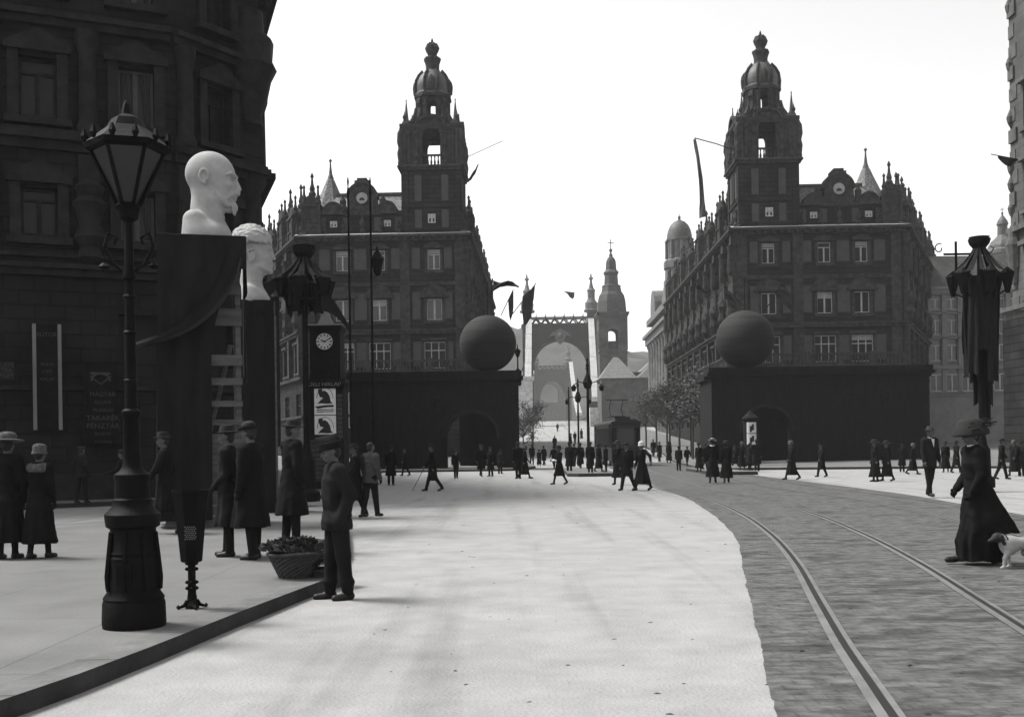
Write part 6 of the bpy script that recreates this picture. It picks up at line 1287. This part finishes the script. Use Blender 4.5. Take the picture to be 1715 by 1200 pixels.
more('mo', 1181, 786, 742, 60, 'man waiting beside the woman on the right traffic island', .16)
more('w2', 1243, 787, 739, -20, 'woman in pale cap before the poster pillar', .16)
more('ms', 1256, 788, 741, 90, 'man in front of the poster pillar facing right', .0)
more('mo', 1268, 790, 735, 170, 'tall man standing right of the poster pillar')
more('mj', 1231, 783, 744, -60, 'man half hidden behind the woman in dark hat near the right archway')
more('ms', 1511, 790, 743, 150, 'faint man by the right end of the right archway')
more('w2', 1529, 794, 741, 70, 'woman walking right behind the man in grey hat')
more('w1', 1584, 791, 738, -30, 'woman in pale coat collar just right of the man in grey hat')
more('mo', 1602, 792, 737, 100, 'man behind the tall lady on her left side')
more('ms', 1622, 790, 735, 40, 'man mostly hidden behind the tall lady in huge hat')
more('mj', 1678, 803, 733, 80, 'man stepping right behind the swinging coat of the tall lady')
more('w2', 1699, 797, 736, -60, 'woman in wide coat standing at the right edge building')
more('mc', 1711, 797, 738, 120, 'man in cap cut by the right edge of the view')
for px, Y, k_, yaw, l in ((892,150,'mj',180,'tiny man walking up the left pavement to the bridge'), (929,128,'mo',10,'tiny man crossing the bright approach road'), (934,215,'mj',180,'tiny figure high on the approach road by the portal'),
                          (956,140,'ms',90,'tiny man beside the slender lamp mast'), (963,150,'mc',200,'tiny man in cap near the slender lamp mast'), (974,170,'ws',170,'tiny woman climbing the right side of the approach'),
                          (1104,92,'ms',30,'distant man on the right pavement under the spring trees'), (1120,84,'w1',160,'distant woman on the right pavement under the spring trees'), (1094,105,'mo',180,'distant man farthest along the right pavement')):
    q = P(px, 740, Y); yf = CY-(px-CX)*math.tan(ROLL)*0-(gz(Y)-H)*F/Y-0.0145*(px-CX); more(k_, px, yf, yf-1.72*F/Y, yaw, l, Y=Y)
for t in PEOPLE: props_off(t)
# ------------------------------------------------------------------ the dog
M_dogw = mat('white_dog_coat', .26, .9, .15, 20, .1, 60, .1)
q = G(1707, 951); dg = thing('dog', 'small white dog with dark head behind the tall lady', 'dog', (q.x, q.y, 0), R(8))
pr = [cap((-.14,0,.29), (.16,0,.30), .085, .07, 0, .05), ell((-.13,0,.27), (.1,.085,.115), 0, .05), ell((.17,0,.29), (.09,.075,.085), 0, .05), cap((-.17,0,.31), (-.24,0,.37), .062, .052, 0, .04)]
pr += [ell((-.275,0,.375), (.068,.058,.06), 1, .02), cap((-.3,0,.36), (-.375,0,.335), .04, .024, 1, .02), ell((-.385,0,.338), (.014,.014,.012), 1, .004)]
for s_ in (-1, 1):
    pr += [ell((-.255,s_*.06,.37), (.026,.014,.05), 1, .008), ell((-.315,s_*.032,.385), (.01,.01,.009), 1, .002)]
    a = .05*s_
    pr += [cap((-.15,s_*.05,.24), (-.165+a,s_*.05,.13), .042, .026, 0, .03), cap((-.165+a,s_*.05,.13), (-.155+a*1.4,s_*.05,.03), .024, .02, 0, .01), cap((-.155+a*1.4,s_*.05,.022), (-.185+a*1.4,s_*.05,.018), .022, .02, 0, .01)]
    pr += [cap((.19,s_*.05,.27), (.15-a,s_*.052,.18), .062, .04, 0, .03), cap((.15-a,s_*.052,.18), (.225-a,s_*.05,.1), .036, .022, 0, .01), cap((.225-a,s_*.05,.1), (.2-a,s_*.05,.03), .021, .019, 0, .01), cap((.2-a,s_*.05,.022), (.17-a,s_*.05,.018), .022, .02, 0, .01)]
pr += [cap((.24,0,.33), (.3,0,.42), .025, .018, 0, .02), cap((.3,0,.42), (.29,0,.5), .018, .01, 0, .01)]
vol_obj('body', pr, .009, [M_dogw, M_hair], dg); MB().tube([(-.195+.03*math.cos(i*math.pi/8)*0-.012*math.cos(i*math.pi/8), .066*math.cos(i*math.pi/8), .335+.066*math.sin(i*math.pi/8)) for i in range(17)], .011, 6).build('collar', M_hat, dg)
# ------------------------------------------------------------------ haze over the whole place
HZ = MB().box(-1460, 1460, -70, 1500, -9, 140).build('haze', [])
struct(HZ, 'stuff'); hm = bpy.data.materials.new('haze'); hm.use_nodes = True; n_ = hm.node_tree; n_.nodes.clear(); ov = n_.nodes.new('ShaderNodeOutputMaterial'); pvv = n_.nodes.new('ShaderNodeVolumePrincipled')
pvv.inputs['Color'].default_value = (.9,.9,.9,1); pvv.inputs['Density'].default_value = .00028; n_.links.new(pvv.outputs[0], ov.inputs['Volume']); HZ.data.materials.append(hm)
